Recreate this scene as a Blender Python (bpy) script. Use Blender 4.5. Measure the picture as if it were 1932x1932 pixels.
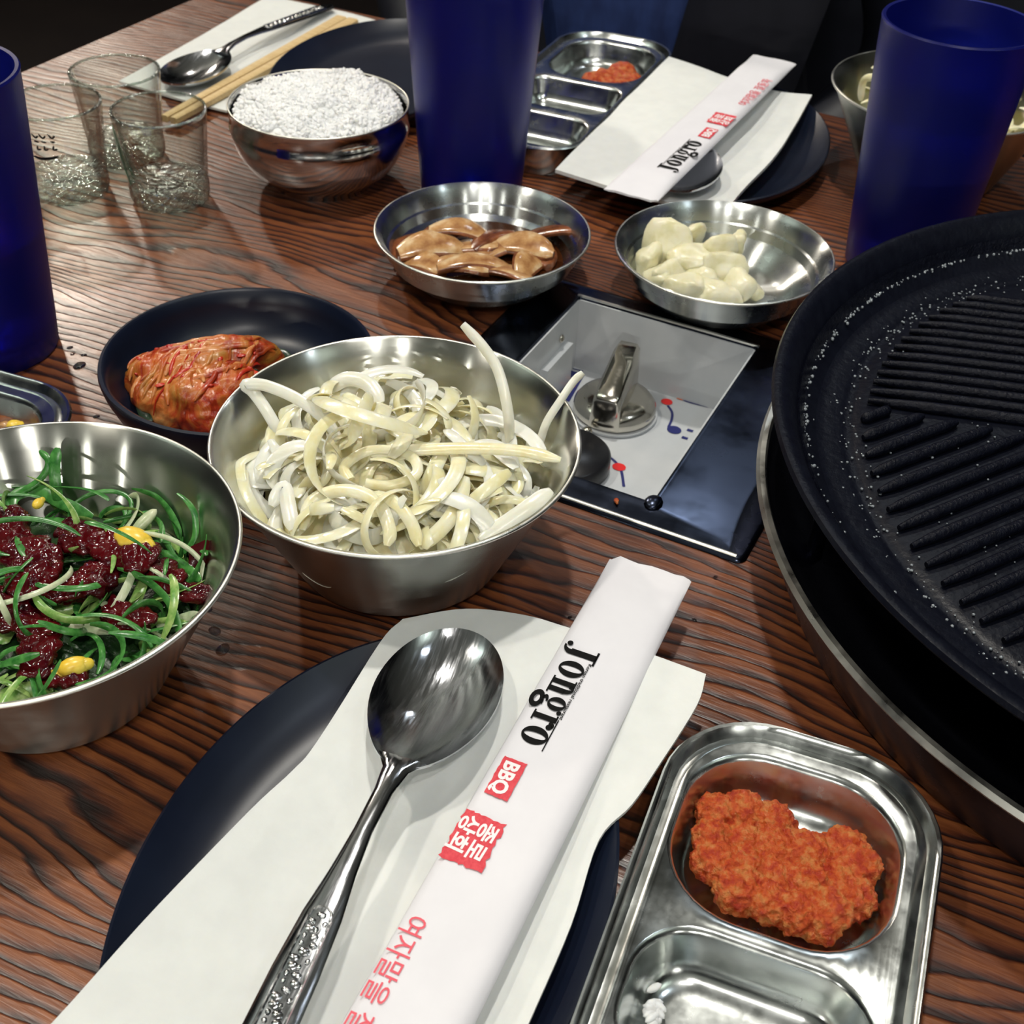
import bpy, math, random
from mathutils import Vector, Matrix, noise
R_ = math.radians
for o in list(bpy.data.objects): bpy.data.objects.remove(o)
SC = bpy.context.scene
COL = SC.collection
# ------------------------------------------------------------------ camera
CF, CP, CR, CH = 2339.0, R_(39.76), R_(-2.78), 0.33
_f = Vector((0, math.cos(CP), -math.sin(CP))); _r = Vector((1, 0, 0)); _d = _f.cross(_r)
RT = _r * math.cos(CR) + _d * math.sin(CR); DN = -_r * math.sin(CR) + _d * math.cos(CR)
cam_d = bpy.data.cameras.new('camera'); cam = bpy.data.objects.new('camera', cam_d); COL.objects.link(cam)
cam.matrix_world = Matrix(((RT.x, -DN.x, -_f.x, 0), (RT.y, -DN.y, -_f.y, 0), (RT.z, -DN.z, -_f.z, CH), (0, 0, 0, 1)))
cam_d.sensor_width = 36; cam_d.lens = CF / 1932 * 36; cam_d.clip_start = .01; cam_d.clip_end = 50
cam_d.dof.use_dof = True; cam_d.dof.focus_distance = .43; cam_d.dof.aperture_fstop = 30
SC.camera = cam
# ------------------------------------------------------------------ exposure, world, lights
vs = SC.view_settings
vs.view_transform = 'Standard'; vs.look = 'None'; vs.exposure = 0.0; vs.gamma = 1; vs.use_curve_mapping = False
W = bpy.data.worlds.new('room_air'); SC.world = W; W.use_nodes = True
W.node_tree.nodes['Background'].inputs[0].default_value = (.30, .42, .62, 1)
W.node_tree.nodes['Background'].inputs[1].default_value = .022
def lamp(loc, e, size, col=(1, .93, .82), target=(0, .5, 0), spread=180):
    l = bpy.data.lights.new('ceiling_spot', 'AREA'); l.shape = 'DISK'; l.size = size; l.energy = e; l.color = col; l.spread = R_(spread)
    o = bpy.data.objects.new('ceiling_spot', l); COL.objects.link(o); o.location = loc
    o.rotation_euler = (Vector(target) - Vector(loc)).to_track_quat('-Z', 'Y').to_euler(); return o
lamp((.02, .78, 1.45), 10, .07, (1, .95, .86), (0, .33, 0))
lamp((-.05, -.75, 1.50), 5, .07, (1, .95, .88), (0, .3, 0))
lamp((.28, -.35, 1.50), 3, .05, (1, .96, .90), (0, .3, 0))
lamp((-.75, .45, 1.45), 6, .08, (1, .92, .80), (-.1, .5, 0))
lamp((-1.30, 2.9, 1.50), 20, .14, (1, .88, .74), (-.3, .6, 0))
lamp((-.35, 2.3, 1.50), 2, .08, (1, .90, .80), (0, .6, 0))
for az, e_, sz in ((-48, 5, .06), (-25, 8, .07), (-8, 9, .07), (6, 9, .06), (27, 8, .07), (46, 7, .06), (66, 5, .06)):
    lamp((3.4 * math.sin(R_(az)), -3.4 * math.cos(R_(az)), .95 + .1 * math.sin(az)), e_, sz, (1, .97, .88), (0, .45, 0))
lamp((.60, 1.9, 1.55), 1.5, .06, (.85, .93, 1), (.1, .5, 0))
lamp((.85, .25, 1.50), 1.2, .05, (.80, .90, 1), (.2, .45, 0))
# ------------------------------------------------------------------ maths helpers
def at(u, v, z=0.0):
    d = RT * ((u - 966) / CF) + DN * ((v - 966) / CF) + _f
    d = d / (-d.z) * (CH - z); return Vector((d.x, d.y, z))
TA = -25.2
def uv(u, v, z=0.0):
    a = R_(TA); return Vector((u * math.cos(a) - v * math.sin(a), u * math.sin(a) + v * math.cos(a), z))
def catmull(P, n):
    P = [Vector(p) for p in P]; out = []
    Q = [P[0] * 2 - P[1]] + P + [P[-1] * 2 - P[-2]]
    for i in range(len(P) - 1):
        a, b, c, d = Q[i:i + 4]
        for k in range(n):
            t = k / n
            out.append(.5 * ((2 * b) + (c - a) * t + (2 * a - 5 * b + 4 * c - d) * t * t + (3 * b - a - 3 * c + d) * t ** 3))
    out.append(P[-1].copy()); return out
# ------------------------------------------------------------------ mesh helpers
class M:
    def __init__(s): s.v = []; s.f = []; s.m = []
    def add(s, V, F, mi=0):
        b = len(s.v); s.v += [tuple(x) for x in V]; s.f += [tuple(i + b for i in f) for f in F]; s.m += [mi] * len(F)
    def box(s, a, b, mi=0, T=None):
        V = [Vector((x, y, z)) for z in (a[2], b[2]) for y in (a[1], b[1]) for x in (a[0], b[0])]
        if T: V = [T @ p for p in V]
        s.add(V, [(0, 2, 3, 1), (4, 5, 7, 6), (0, 1, 5, 4), (2, 6, 7, 3), (0, 4, 6, 2), (1, 3, 7, 5)], mi)
    def lathe(s, prof, n=64, mi=0, c=(0, 0, 0), caps=True, wob=None):
        V = []; F = []
        for (r, z) in prof:
            for k in range(n):
                a = 2 * math.pi * k / n; rr = r + (wob(a, r, z) if wob else 0)
                V.append((c[0] + rr * math.cos(a), c[1] + rr * math.sin(a), c[2] + z))
        for i in range(len(prof) - 1):
            for k in range(n):
                k2 = (k + 1) % n; F.append((i * n + k, i * n + k2, (i + 1) * n + k2, (i + 1) * n + k))
        b = len(V)
        if caps and prof[0][0] > 1e-6: F.append(tuple(reversed(range(n))))
        if caps and prof[-1][0] > 1e-6: F.append(tuple((len(prof) - 1) * n + k for k in range(n)))
        s.add(V, F, mi)
    def loft(s, loops, mi=0, cap0=False, cap1=False):
        n = len(loops[0]); V = [p for L in loops for p in L]; F = []
        for i in range(len(loops) - 1):
            for k in range(n):
                k2 = (k + 1) % n; F.append((i * n + k, i * n + k2, (i + 1) * n + k2, (i + 1) * n + k))
        if cap0: F.append(tuple(reversed(range(n))))
        if cap1: F.append(tuple((len(loops) - 1) * n + k for k in range(n)))
        s.add(V, F, mi)
    def sweep(s, pts, w, th, up=(0, 0, 1), n=8, mi=0, taper=.25, wf=None, twist=0, ups=None):
        m = len(pts); loops = []; upv = Vector(up)
        for i, p in enumerate(pts):
            t = (pts[min(i + 1, m - 1)] - pts[max(i - 1, 0)]).normalized()
            u0 = ups[i] if ups else upv
            sd = t.cross(u0)
            if sd.length < 1e-5: sd = t.cross(Vector((1, .3, 0)))
            sd.normalize(); nn = sd.cross(t).normalized()
            if twist:
                q = Matrix.Rotation(twist * i / m, 3, t); sd = q @ sd; nn = q @ nn
            x = i / (m - 1)
            k = min(1, (taper + (1 - taper) * min(x, 1 - x) / .12)) if taper < 1 else 1
            k = math.sqrt(k)
            if wf: k *= wf(x)
            loops.append([p + sd * (w / 2 * k * math.cos(2 * math.pi * j / n)) + nn * (th / 2 * k * math.sin(2 * math.pi * j / n)) for j in range(n)])
        s.loft(loops, mi, True, True)
    def ball(s, c, r, n=8, m=6, mi=0, T=None):
        prof = [(r[0] * math.sin(math.pi * i / m), -math.cos(math.pi * i / m)) for i in range(m + 1)]
        V = []; F = []
        for (rr, z) in prof:
            for k in range(n):
                a = 2 * math.pi * k / n
                p = Vector((rr * math.cos(a), rr * math.sin(a) * r[1] / r[0], z * r[2]))
                if T: p = T @ p
                V.append(p + Vector(c))
        for i in range(m):
            for k in range(n):
                k2 = (k + 1) % n; F.append((i * n + k, i * n + k2, (i + 1) * n + k2, (i + 1) * n + k))
        s.add(V, F, mi)
    def build(s, name, mats, parent=None, smooth=True, loc=None, merge=True):
        me = bpy.data.meshes.new(name); me.from_pydata(s.v, [], s.f)
        if not isinstance(mats, (list, tuple)): mats = [mats]
        for x in mats: me.materials.append(x)
        me.polygons.foreach_set('material_index', s.m)
        if merge:
            import bmesh
            bm = bmesh.new(); bm.from_mesh(me); bmesh.ops.remove_doubles(bm, verts=bm.verts, dist=1e-6)
            bmesh.ops.recalc_face_normals(bm, faces=bm.faces); bm.to_mesh(me); bm.free()
        if smooth:
            me.polygons.foreach_set('use_smooth', [True] * len(me.polygons))
            try: me.set_sharp_from_angle(angle=R_(50))
            except Exception: pass
        me.update()
        o = bpy.data.objects.new(name, me); COL.objects.link(o)
        if parent: o.parent = parent
        if loc is not None: o.location = loc
        return o
def tag(o, label=None, cat=None, group=None, kind=None):
    if label: o['label'] = label
    if cat: o['category'] = cat
    if group: o['group'] = group
    if kind: o['kind'] = kind
    return o
def thing(name, label, cat, loc=(0, 0, 0), rz=0, group=None):
    o = bpy.data.objects.new(name, None); COL.objects.link(o); o.location = loc; o.rotation_euler = (0, 0, rz)
    o.empty_display_size = .01
    return tag(o, label, cat, group)
def dup(root, label=None, loc=None, rz=None, group=None):
    r = root.copy(); COL.objects.link(r)
    if loc is not None: r.location = loc
    if rz is not None: r.rotation_euler = (0, 0, rz)
    if label: r['label'] = label
    if group: r['group'] = group
    for ch in list(root.children):
        c = ch.copy(); COL.objects.link(c); c.parent = r
        for g in list(ch.children):
            d = g.copy(); COL.objects.link(d); d.parent = c
    return r
# ------------------------------------------------------------------ materials
def mat(name, base=(.8, .8, .8), rough=.5, metal=0, spec=.5, **kw):
    m = bpy.data.materials.new(name); m.use_nodes = True; b = m.node_tree.nodes['Principled BSDF']
    b.inputs['Base Color'].default_value = (*base, 1); b.inputs['Roughness'].default_value = rough; b.inputs['Metallic'].default_value = metal
    b.inputs['Specular IOR Level'].default_value = spec
    for k, v in kw.items():
        k = {'trans': 'Transmission Weight', 'ior': 'IOR', 'coat': 'Coat Weight', 'coatr': 'Coat Roughness', 'sss': 'Subsurface Weight', 'aniso': 'Anisotropic', 'anrot': 'Anisotropic Rotation', 'alpha': 'Alpha', 'sheen': 'Sheen Weight'}[k]
        b.inputs[k].default_value = v
    if 'sss' in kw: b.inputs['Subsurface Radius'].default_value = (.6, .45, .3); b.inputs['Subsurface Scale'].default_value = .004
    return m
class NT:
    def __init__(s, m): s.t = m.node_tree; s.b = s.t.nodes['Principled BSDF']
    def n(s, ty, ins=None, **kw):
        x = s.t.nodes.new('ShaderNode' + ty)
        for k, v in kw.items(): setattr(x, k, v)
        for k, v in (ins or {}).items():
            if isinstance(v, bpy.types.NodeSocket): s.t.links.new(v, x.inputs[k])
            else: x.inputs[k].default_value = v
        return x
    def link(s, a, b): s.t.links.new(a, b)
    def coord(s, scale=(1, 1, 1), kind='Object'):
        tc = s.n('TexCoord'); mp = s.n('Mapping', {'Vector': tc.outputs[kind], 'Scale': scale}); return mp.outputs[0]
    def noise(s, vec, scale, detail=4, rough=.55, dist=0):
        return s.n('TexNoise', {'Vector': vec, 'Scale': scale, 'Detail': detail, 'Roughness': rough, 'Distortion': dist})
    def ramp(s, fac, stops, interp='LINEAR'):
        r = s.n('ValToRGB', {'Fac': fac}); cr = r.color_ramp; cr.interpolation = interp
        while len(cr.elements) < len(stops): cr.elements.new(.5)
        for e, (p, c) in zip(cr.elements, stops):
            e.position = p; e.color = (*c, 1) if len(c) == 3 else (c[0], c[0], c[0], 1)
        return r
    def bump(s, h, strength=.3, dist=.001):
        b = s.n('Bump', {'Height': h, 'Strength': strength, 'Distance': dist}); s.link(b.outputs[0], s.b.inputs['Normal']); return b
def noisy(name, c1, c2, scale, rough=.5, bump=.2, bd=.0006, detail=5, stretch=(1, 1, 1), c3=None, lo=.35, hi=.65, **kw):
    m = mat(name, c1, rough, **kw); t = NT(m); v = t.coord(stretch); n = t.noise(v, scale, detail)
    st = [(lo, c1), (hi, c2)] if c3 is None else [(lo, c1), ((lo + hi) / 2, c2), (hi, c3)]
    r = t.ramp(n.outputs[0], st); t.link(r.outputs[0], t.b.inputs['Base Color'])
    n2 = t.noise(v, scale * 2.3, detail)
    if bump: t.bump(n2.outputs[0], bump, bd)
    return m
# wood : brushed softwood grain running along the table (local X)
def wood_mat():
    m = mat('brushed_brown_wood', (.3, .1, .04), .4, coat=.3, coatr=.22); t = NT(m)
    tc = t.n('TexCoord').outputs['Object']
    lo = t.n('Mapping', {'Vector': tc, 'Scale': (2.4, 6.5, 1)}).outputs[0]
    w1 = t.noise(lo, 1.3, 2, .45)
    hi = t.n('Mapping', {'Vector': tc, 'Scale': (16, 55, 1)}).outputs[0]
    w2 = t.noise(hi, 1.0, 3, .6)
    sep = t.n('SeparateXYZ', {'Vector': tc})
    a = t.n('Math', {0: sep.outputs[1], 1: 175.0}, operation='MULTIPLY')
    b = t.n('Math', {0: w1.outputs[0], 1: 22.0, 2: a.outputs[0]}, operation='MULTIPLY_ADD')
    c = t.n('Math', {0: w2.outputs[0], 1: 1.5, 2: b.outputs[0]}, operation='MULTIPLY_ADD')
    fr = t.n('Math', {0: c.outputs[0]}, operation='FRACT')
    s2 = t.ramp(fr.outputs[0], [(0, (0,)), (.10, (.25,)), (.45, (.85,)), (.86, (1,)), (1, (0,))])
    fi = t.n('Mapping', {'Vector': tc, 'Scale': (26, 520, 1)}).outputs[0]
    f = t.noise(fi, 1.0, 4, .7)
    br = t.noise(t.n('Mapping', {'Vector': tc, 'Scale': (30, 150, 1)}).outputs[0], 1.0, 3, .65)
    mx = t.n('Math', {0: f.outputs[0], 1: .8, 2: s2.outputs[0]}, operation='MULTIPLY_ADD')
    mx2 = t.n('Math', {0: br.outputs[0], 1: 1.15, 2: mx.outputs[0]}, operation='MULTIPLY_ADD')
    nrm = t.n('Math', {0: mx2.outputs[0], 1: .42}, operation='MULTIPLY')
    cr = t.ramp(nrm.outputs[0], [(.40, (.011, .005, .005)), (.53, (.040, .012, .008)), (.67, (.125, .034, .013)), (.90, (.27, .088, .027))])
    big = t.noise(tc, 4.0, 3, .5)
    bc = t.ramp(big.outputs[0], [(.35, (.55, .5, .5)), (.65, (1.15, 1.1, 1.0))])
    mix = t.n('Mix', {0: 1.0, 6: cr.outputs[0], 7: bc.outputs[0]}, data_type='RGBA', blend_type='MULTIPLY')
    t.link(mix.outputs[2], t.b.inputs['Base Color'])
    rr = t.n('MapRange', {0: f.outputs[0], 3: .28, 4: .5}); t.link(rr.outputs[0], t.b.inputs['Roughness'])
    bp = t.bump(nrm.outputs[0], .5, .0013)
    bp2 = t.n('Bump', {'Height': nrm.outputs[0], 'Strength': .4, 'Distance': .0010}); t.link(bp2.outputs[0], t.b.inputs['Coat Normal'])
    return m
def steel(name, col=(.62, .63, .61), rough=.24, aniso=.0, bump=.05, sc=60, stretch=(1, 1, 1), radial=False, smudge=.12, anrot=0):
    m = mat(name, col, rough, 1, aniso=aniso, anrot=anrot); t = NT(m); v = t.coord(stretch)
    n = t.noise(v, sc, 5, .65); r = t.n('MapRange', {0: n.outputs[0], 1: .3, 2: .7, 3: max(.03, rough - smudge), 4: rough + smudge})
    t.link(r.outputs[0], t.b.inputs['Roughness'])
    if bump: t.bump(n.outputs[0], bump, .0003)
    if aniso:
        tg = t.n('Tangent', direction_type='RADIAL', axis='Z'); t.link(tg.outputs[0], t.b.inputs['Tangent'])
    return m
WOOD = wood_mat()
M_BOWL = steel('brushed_steel_bowl', (.52, .53, .49), .22, 1.0, 0, 25, (1, 1, 1), smudge=.05, anrot=.25)
M_DISH = steel('polished_steel_dish', (.58, .61, .60), .26, 1.0, 0, 30, smudge=.05, anrot=.25)
M_MIRROR = steel('mirror_steel', (.62, .62, .62), .10, 0, .02, 40)
M_TRAY = steel('worn_pressed_steel', (.58, .61, .60), .22, 0, .08, 90, smudge=.08)
M_SPOON = steel('scratched_spoon_steel', (.56, .58, .61), .12, 0, .10, 140, (6, .6, 1), smudge=.1)
M_ORN = steel('embossed_handle_steel', (.6, .61, .62), .16, 0, .9, 170)
M_PANEL = steel('dark_burner_steel', (.045, .055, .085), .22, 0, .03, 20)
M_BASIN = steel('burner_basin_steel', (.06, .065, .10), .28, 0, .03, 20)
M_LIP = steel('bright_steel_lip', (.80, .80, .74), .36, 0, .03, 60)
M_CHROME = steel('aged_chrome', (.60, .57, .50), .10, 0, .03, 80)
M_CAST = noisy('cast_iron_grill', (.0025, .003, .007), (.004, .005, .010), 160, .34, .5, .0005, spec=.18)
M_CASTWET = noisy('greased_cast_iron', (.0025, .003, .007), (.005, .006, .012), 300, .30, .9, .0007, spec=.14)
M_BLACK = noisy('black_stoneware', (.004, .007, .019), (.006, .010, .024), 40, .33, .05, .0004, spec=.45)
M_NAP = noisy('paper_napkin', (.74, .76, .745), (.78, .80, .78), 90, .85, .25, .0004, sss=.15)
M_WRAP = noisy('sleeve_paper', (.76, .755, .80), (.79, .785, .83), 60, .6, .06, .0003)
M_INK = mat('black_ink', (.006, .006, .006), .8, 0, .15)
M_RED = noisy('red_ink', (.64, .022, .045), (.74, .06, .08), 900, .6, 0)
M_REDT = mat('pale_red_ink', (.78, .09, .13), .6)
M_PWHITE = mat('stamp_white', (.88, .84, .86), .6)
M_CREAM_P = noisy('enamel_box_white', (.50, .53, .56), (.58, .60, .62), 30, .25, .03)
M_BLUEPRINT = mat('blue_print', (.015, .02, .14), .4)
M_ORANGEP = mat('orange_print', (.6, .12, .03), .5)
M_REDDOT = mat('red_print', (.75, .02, .02), .4)
M_BLACKP = mat('black_plastic', (.006, .006, .008), .3)
def plastic_blue():
    m = mat('frosted_blue_plastic', (.010, .020, .40), .38, 0, .5, trans=.85, ior=1.35); t = NT(m)
    n = t.noise(t.coord(), 300, 3); t.bump(n.outputs[0], .12, .0003); return m
M_BLUE = plastic_blue()
M_WATER = mat('water', (.9, .95, 1), .02, 0, .5, trans=1, ior=1.33)
M_GLASS = mat('clear_glass', (.96, .98, .96), .02, 0, .5, trans=1, ior=1.48)
def thin_glass():
    m = bpy.data.materials.new('thin_clear_glass'); m.use_nodes = True; t = m.node_tree; t.nodes.clear()
    o = t.nodes.new('ShaderNodeOutputMaterial'); mx = t.nodes.new('ShaderNodeMixShader'); tr = t.nodes.new('ShaderNodeBsdfTransparent'); gl = t.nodes.new('ShaderNodeBsdfGlossy'); fr = t.nodes.new('ShaderNodeLayerWeight')
    pw = t.nodes.new('ShaderNodeMath'); pw.operation = 'POWER'; pw.inputs[1].default_value = 2.2; ma = t.nodes.new('ShaderNodeMath'); ma.operation = 'MULTIPLY_ADD'; ma.inputs[1].default_value = .8; ma.inputs[2].default_value = .06
    tr.inputs[0].default_value = (.95, .97, .955, 1); gl.inputs['Roughness'].default_value = .05
    t.links.new(fr.outputs['Facing'], pw.inputs[0]); t.links.new(pw.outputs[0], ma.inputs[0]); t.links.new(ma.outputs[0], mx.inputs[0])
    t.links.new(tr.outputs[0], mx.inputs[1]); t.links.new(gl.outputs[0], mx.inputs[2]); t.links.new(mx.outputs[0], o.inputs[0]); return m
M_THIN = thin_glass()
M_THICK = thin_glass(); M_THICK.name = 'thick_glass_base'
def _thick():
    t = M_THICK.node_tree
    for n in t.nodes:
        if n.type == 'MATH' and n.operation == 'MULTIPLY_ADD': n.inputs[1].default_value = .75; n.inputs[2].default_value = .22
        if n.type == 'BSDF_TRANSPARENT': n.inputs[0].default_value = (.86, .92, .88, 1)
        if n.type == 'BSDF_GLOSSY': g = n
    nz_ = t.nodes.new('ShaderNodeTexNoise'); nz_.inputs['Scale'].default_value = 190; nz_.inputs['Detail'].default_value = 2; tc = t.nodes.new('ShaderNodeTexCoord'); t.links.new(tc.outputs['Object'], nz_.inputs['Vector'])
    b = t.nodes.new('ShaderNodeBump'); b.inputs['Strength'].default_value = 1; b.inputs['Distance'].default_value = .004; t.links.new(nz_.outputs[0], b.inputs['Height']); t.links.new(b.outputs[0], g.inputs['Normal']); g.inputs['Roughness'].default_value = .08
_thick()
M_GREEN = mat('green_glass_print', (.01, .12, .045), .4)
M_BAMBOO = noisy('raw_chopstick_wood', (.62, .43, .20), (.72, .54, .28), 60, .6, .1, .0004, stretch=(8, .6, 8))
M_RICE = noisy('cooked_rice', (.90, .90, .88), (.94, .94, .93), 200, .5, 0, .0003, sss=.3)
M_ONION = noisy('onion_flesh', (.84, .76, .44), (.89, .83, .56), 120, .22, .35, .0004, stretch=(1, 1, 1), sss=.6, c3=(.92, .88, .68), trans=.08)
M_ONION2 = noisy('pale_onion_flesh', (.84, .83, .70), (.90, .90, .82), 120, .24, .3, .0004, sss=.45, trans=.12)
M_GR1 = noisy('scallion_green', (.02, .13, .02), (.08, .28, .06), 300, .25, .2, .0003, stretch=(1, 1, 1))
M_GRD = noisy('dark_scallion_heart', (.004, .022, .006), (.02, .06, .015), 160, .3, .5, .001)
M_GR2 = noisy('scallion_light_green', (.12, .30, .05), (.36, .50, .16), 300, .25, .2, .0003)
M_GR3 = noisy('scallion_white', (.42, .52, .30), (.62, .66, .46), 300, .25, .2, .0003, sss=.3)
M_SAUCE = noisy('red_chili_sauce', (.030, .001, .004), (.085, .003, .005), 90, .10, .3, .0010, spec=.4)
M_CORN = noisy('corn_yellow', (.80, .52, .03), (.88, .68, .12), 90, .3, .05, sss=.3)
M_PASTE = noisy('soybean_paste', (.40, .030, .006), (.55, .085, .012), 300, .24, 1.0, .0018, c3=(.58, .20, .05), sss=.1, detail=6)
M_MUSH = noisy('braised_mushroom', (.26, .10, .035), (.52, .29, .12), 70, .16, .3, .0005, sss=.25, c3=(.74, .56, .34))
M_MUSHD = noisy('mushroom_brown_edge', (.10, .028, .010), (.26, .085, .03), 120, .2, .3, .0005)
M_BROTH = mat('soy_broth', (.05, .014, .004), .06, 0, .6, trans=.2)
M_RAD = noisy('creamy_cabbage', (.72, .68, .42), (.80, .76, .54), 120, .28, .3, .0005, sss=.45, c3=(.82, .79, .62))
def kimchi_mat():
    m = mat('kimchi', (.5, .1, .02), .28, sss=.1); t = NT(m)
    v = t.coord((1, .35, 1)); n = t.noise(v, 75, 5, .6, 1.2); n2 = t.noise(t.coord(), 40, 3)
    r = t.ramp(n.outputs[0], [(.30, (.16, .006, .004)), (.42, (.42, .035, .008)), (.54, (.55, .15, .03)), (.70, (.58, .30, .10))])
    r2 = t.ramp(n2.outputs[0], [(.42, (1, 1, 1)), (.62, (.62, .85, .55))])
    mx = t.n('Mix', {0: 1.0, 6: r.outputs[0], 7: r2.outputs[0]}, data_type='RGBA', blend_type='MULTIPLY')
    t.link(mx.outputs[2], t.b.inputs['Base Color']); t.bump(n.outputs[0], .8, .0015); return m
M_KIM = kimchi_mat()
M_KIMP = noisy('kimchi_stem', (.50, .12, .02), (.62, .30, .11), 130, .25, .5, .0008)
M_KIMR = noisy('chili_red', (.35, .01, .01), (.55, .04, .01), 130, .25, .5, .0008)
M_KIMG = noisy('dark_scallion', (.008, .022, .012), (.02, .05, .02), 130, .25, .3, .0008)
M_FLOOR = noisy('dark_floor', (.010, .006, .006), (.014, .009, .008), 6, .6, .1)
M_WALL = noisy('dark_wall', (.006, .007, .012), (.009, .010, .016), 6, .8, .1)
M_BENCH = noisy('black_vinyl', (.006, .007, .013), (.009, .010, .018), 30, .5, .15)

# ------------------------------------------------------------------ room shell
def slab(name, a, b, m, rz=TA):
    o = M(); o.box(a, b); ob = o.build(name, m, smooth=False); ob.rotation_euler = (0, 0, R_(rz)); tag(ob, kind='structure'); return ob
FZ = -.745
slab('floor', (-3, -1.6, FZ - .05), (3.2, 3.6, FZ), M_FLOOR)
slab('ceiling', (-3, -4.5, 2.0), (3.2, 3.6, 2.05), mat('painted_ceiling', (.62, .66, .62), .9))
for cx_, cy_ in ((-1.6, .8), (1.7, -.6)):
    up_ = lamp((cx_, cy_, 1.62), 7, .3, (.93, 1, .93), (cx_, cy_, 3)); up_.name = 'added_uplight'  # unseen uplights, added to brighten the ceiling for steel reflections and soft fill
slab('wall_back', (-3, 3.5, FZ), (3.2, 3.6, 2.0), M_WALL)
slab('wall_left', (-3.1, -1.6, FZ), (-3, 3.6, 2.0), M_WALL)
slab('wall_right', (3.1, -1.6, FZ), (3.2, 3.5, 2.0), M_WALL)

# ------------------------------------------------------------------ table
TU0, TU1, TV0, TV1 = -.686, .95, -.06, .853
HU0, HU1, HV0, HV1 = -.2185, -.1175, .3890, .5320
def build_table():
    t = thing('restaurant_table', 'dark reddish brown wooden restaurant table with raised brushed grain, under all the dishes', 'table', (0, 0, 0), R_(TA))
    m = M(); us = [TU0, HU0, HU1, TU1]; vv = [TV0, HV0, HV1, TV1]
    V = [(u, v, z) for z in (0, -.045) for v in vv for u in us]; F = []
    I = lambda i, j, k: k * 16 + j * 4 + i
    for j in range(3):
        for i in range(3):
            if i == 1 and j == 1: continue
            F.append((I(i, j, 0), I(i + 1, j, 0), I(i + 1, j + 1, 0), I(i, j + 1, 0)))
            F.append((I(i, j, 1), I(i, j + 1, 1), I(i + 1, j + 1, 1), I(i + 1, j, 1)))
    for i in range(3):
        F.append((I(i, 0, 0), I(i, 0, 1), I(i + 1, 0, 1), I(i + 1, 0, 0))); F.append((I(i + 1, 3, 0), I(i + 1, 3, 1), I(i, 3, 1), I(i, 3, 0)))
        F.append((I(0, i + 1, 0), I(0, i + 1, 1), I(0, i, 1), I(0, i, 0))); F.append((I(3, i, 0), I(3, i, 1), I(3, i + 1, 1), I(3, i + 1, 0)))
    F += [(I(1, 1, 0), I(2, 1, 0), I(2, 1, 1), I(1, 1, 1)), (I(2, 1, 0), I(2, 2, 0), I(2, 2, 1), I(2, 1, 1)), (I(2, 2, 0), I(1, 2, 0), I(1, 2, 1), I(2, 2, 1)), (I(1, 2, 0), I(1, 1, 0), I(1, 1, 1), I(1, 2, 1))]
    m.add(V, F); o = m.build('tabletop', WOOD, t, smooth=False)
    bv = o.modifiers.new('b', 'BEVEL'); bv.width = .0025; bv.segments = 2
    for (x0, x1) in ((-.5, -.38), (.62, .74)):
        m = M(); m.box((x0, .34, FZ + .03), (x1, .46, -.045)); m.box((x0 - .18, .36 - .25, FZ), (x1 + .18, .44 + .25, FZ + .03)); m.build('pedestal_leg', M_BENCH, t, smooth=False)
build_table()

# ------------------------------------------------------------------ lathed vessels
def bowl_tall(label, loc, group, rim=.067, h=.055, base=.041, rz=0):
    t = thing('steel_bowl', label, 'bowl', loc, rz, group)
    p = [(0, .0012), (base - .006, .0), (base - .001, .001), (base + .001, .003)]
    for k in range(1, 9): p.append((base + .001 + (rim - base - .001) * k / 8, .003 + (h - .003) * k / 8))
    p += [(rim + .0010, h + .0002), (rim + .0012, h + .0009), (rim + .0006, h + .0014), (rim - .0004, h + .0009)]
    for k in range(7, 0, -1): p.append((base + (rim - base - .001) * k / 8, .004 + (h - .003) * k / 8))
    p += [(base - .002, .0035), (base - .008, .0022), (0, .0022)]
    m = M(); m.lathe(p, 128); m.build('bowl_body', M_BOWL, t)
    m = M(); m.lathe([(rim + .0011 + .0008 * math.cos(q), h + .0008 + .0008 * math.sin(q)) for q in [2 * math.pi * j / 8 for j in range(9)]], 128, caps=False); m.build('rolled_rim', M_LIP, t)
    return t
b_on = bowl_tall('conical brushed steel bowl full of sliced onion in the centre of the table', (-.0442, .3711, 0), 'tall conical steel bowls')
b_sal = bowl_tall('conical brushed steel bowl of green scallion salad with red sauce at left', (-.157, .296, 0), 'tall conical steel bowls', .0675, .058, .038)
b_far = dup(b_on, 'dim steel bowl of white onion standing behind the right-hand blue cup', (.2506, .7495, 0))
def dish(label, loc, rim=.0557, h=.0262, base=.038):
    t = thing('steel_side_dish', label, 'dish', loc, 0, 'shallow stepped steel side dishes')
    p = [(0, .0006), (base - .004, 0), (base, .002), (base + .004, .007), (base + .009, .011), (base + .0105, .0115), (base + .012, .0165), (base + .0135, .017), (rim - .002, h - .001),
         (rim + .0006, h - .0004), (rim + .0010, h + .0006), (rim + .0002, h + .0012), (rim - .001, h + .0004), (rim - .0034, h - .002), (base + .0125, .0178), (base + .011, .0173), (base + .0095, .0122), (base + .008, .0118), (base + .003, .008), (base - .002, .003), (base - .006, .0016), (0, .0016)]
    m = M(); m.lathe(p, 112); m.build('dish_body', M_DISH, t)
    m = M(); m.lathe([(rim + .0006 + .0008 * math.cos(q), h + .0004 + .0008 * math.sin(q)) for q in [2 * math.pi * j / 8 for j in range(9)]], 112, caps=False); m.build('rolled_rim', M_LIP, t); return t
DM = (-.0227, .595, 0); DC = (.1035, .586, 0)
d1 = dish('stepped steel side dish holding brown braised mushroom slices', DM)
d2 = dup(d1, 'stepped steel side dish holding creamy cabbage pieces, right of the mushroom dish', DC)
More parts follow.
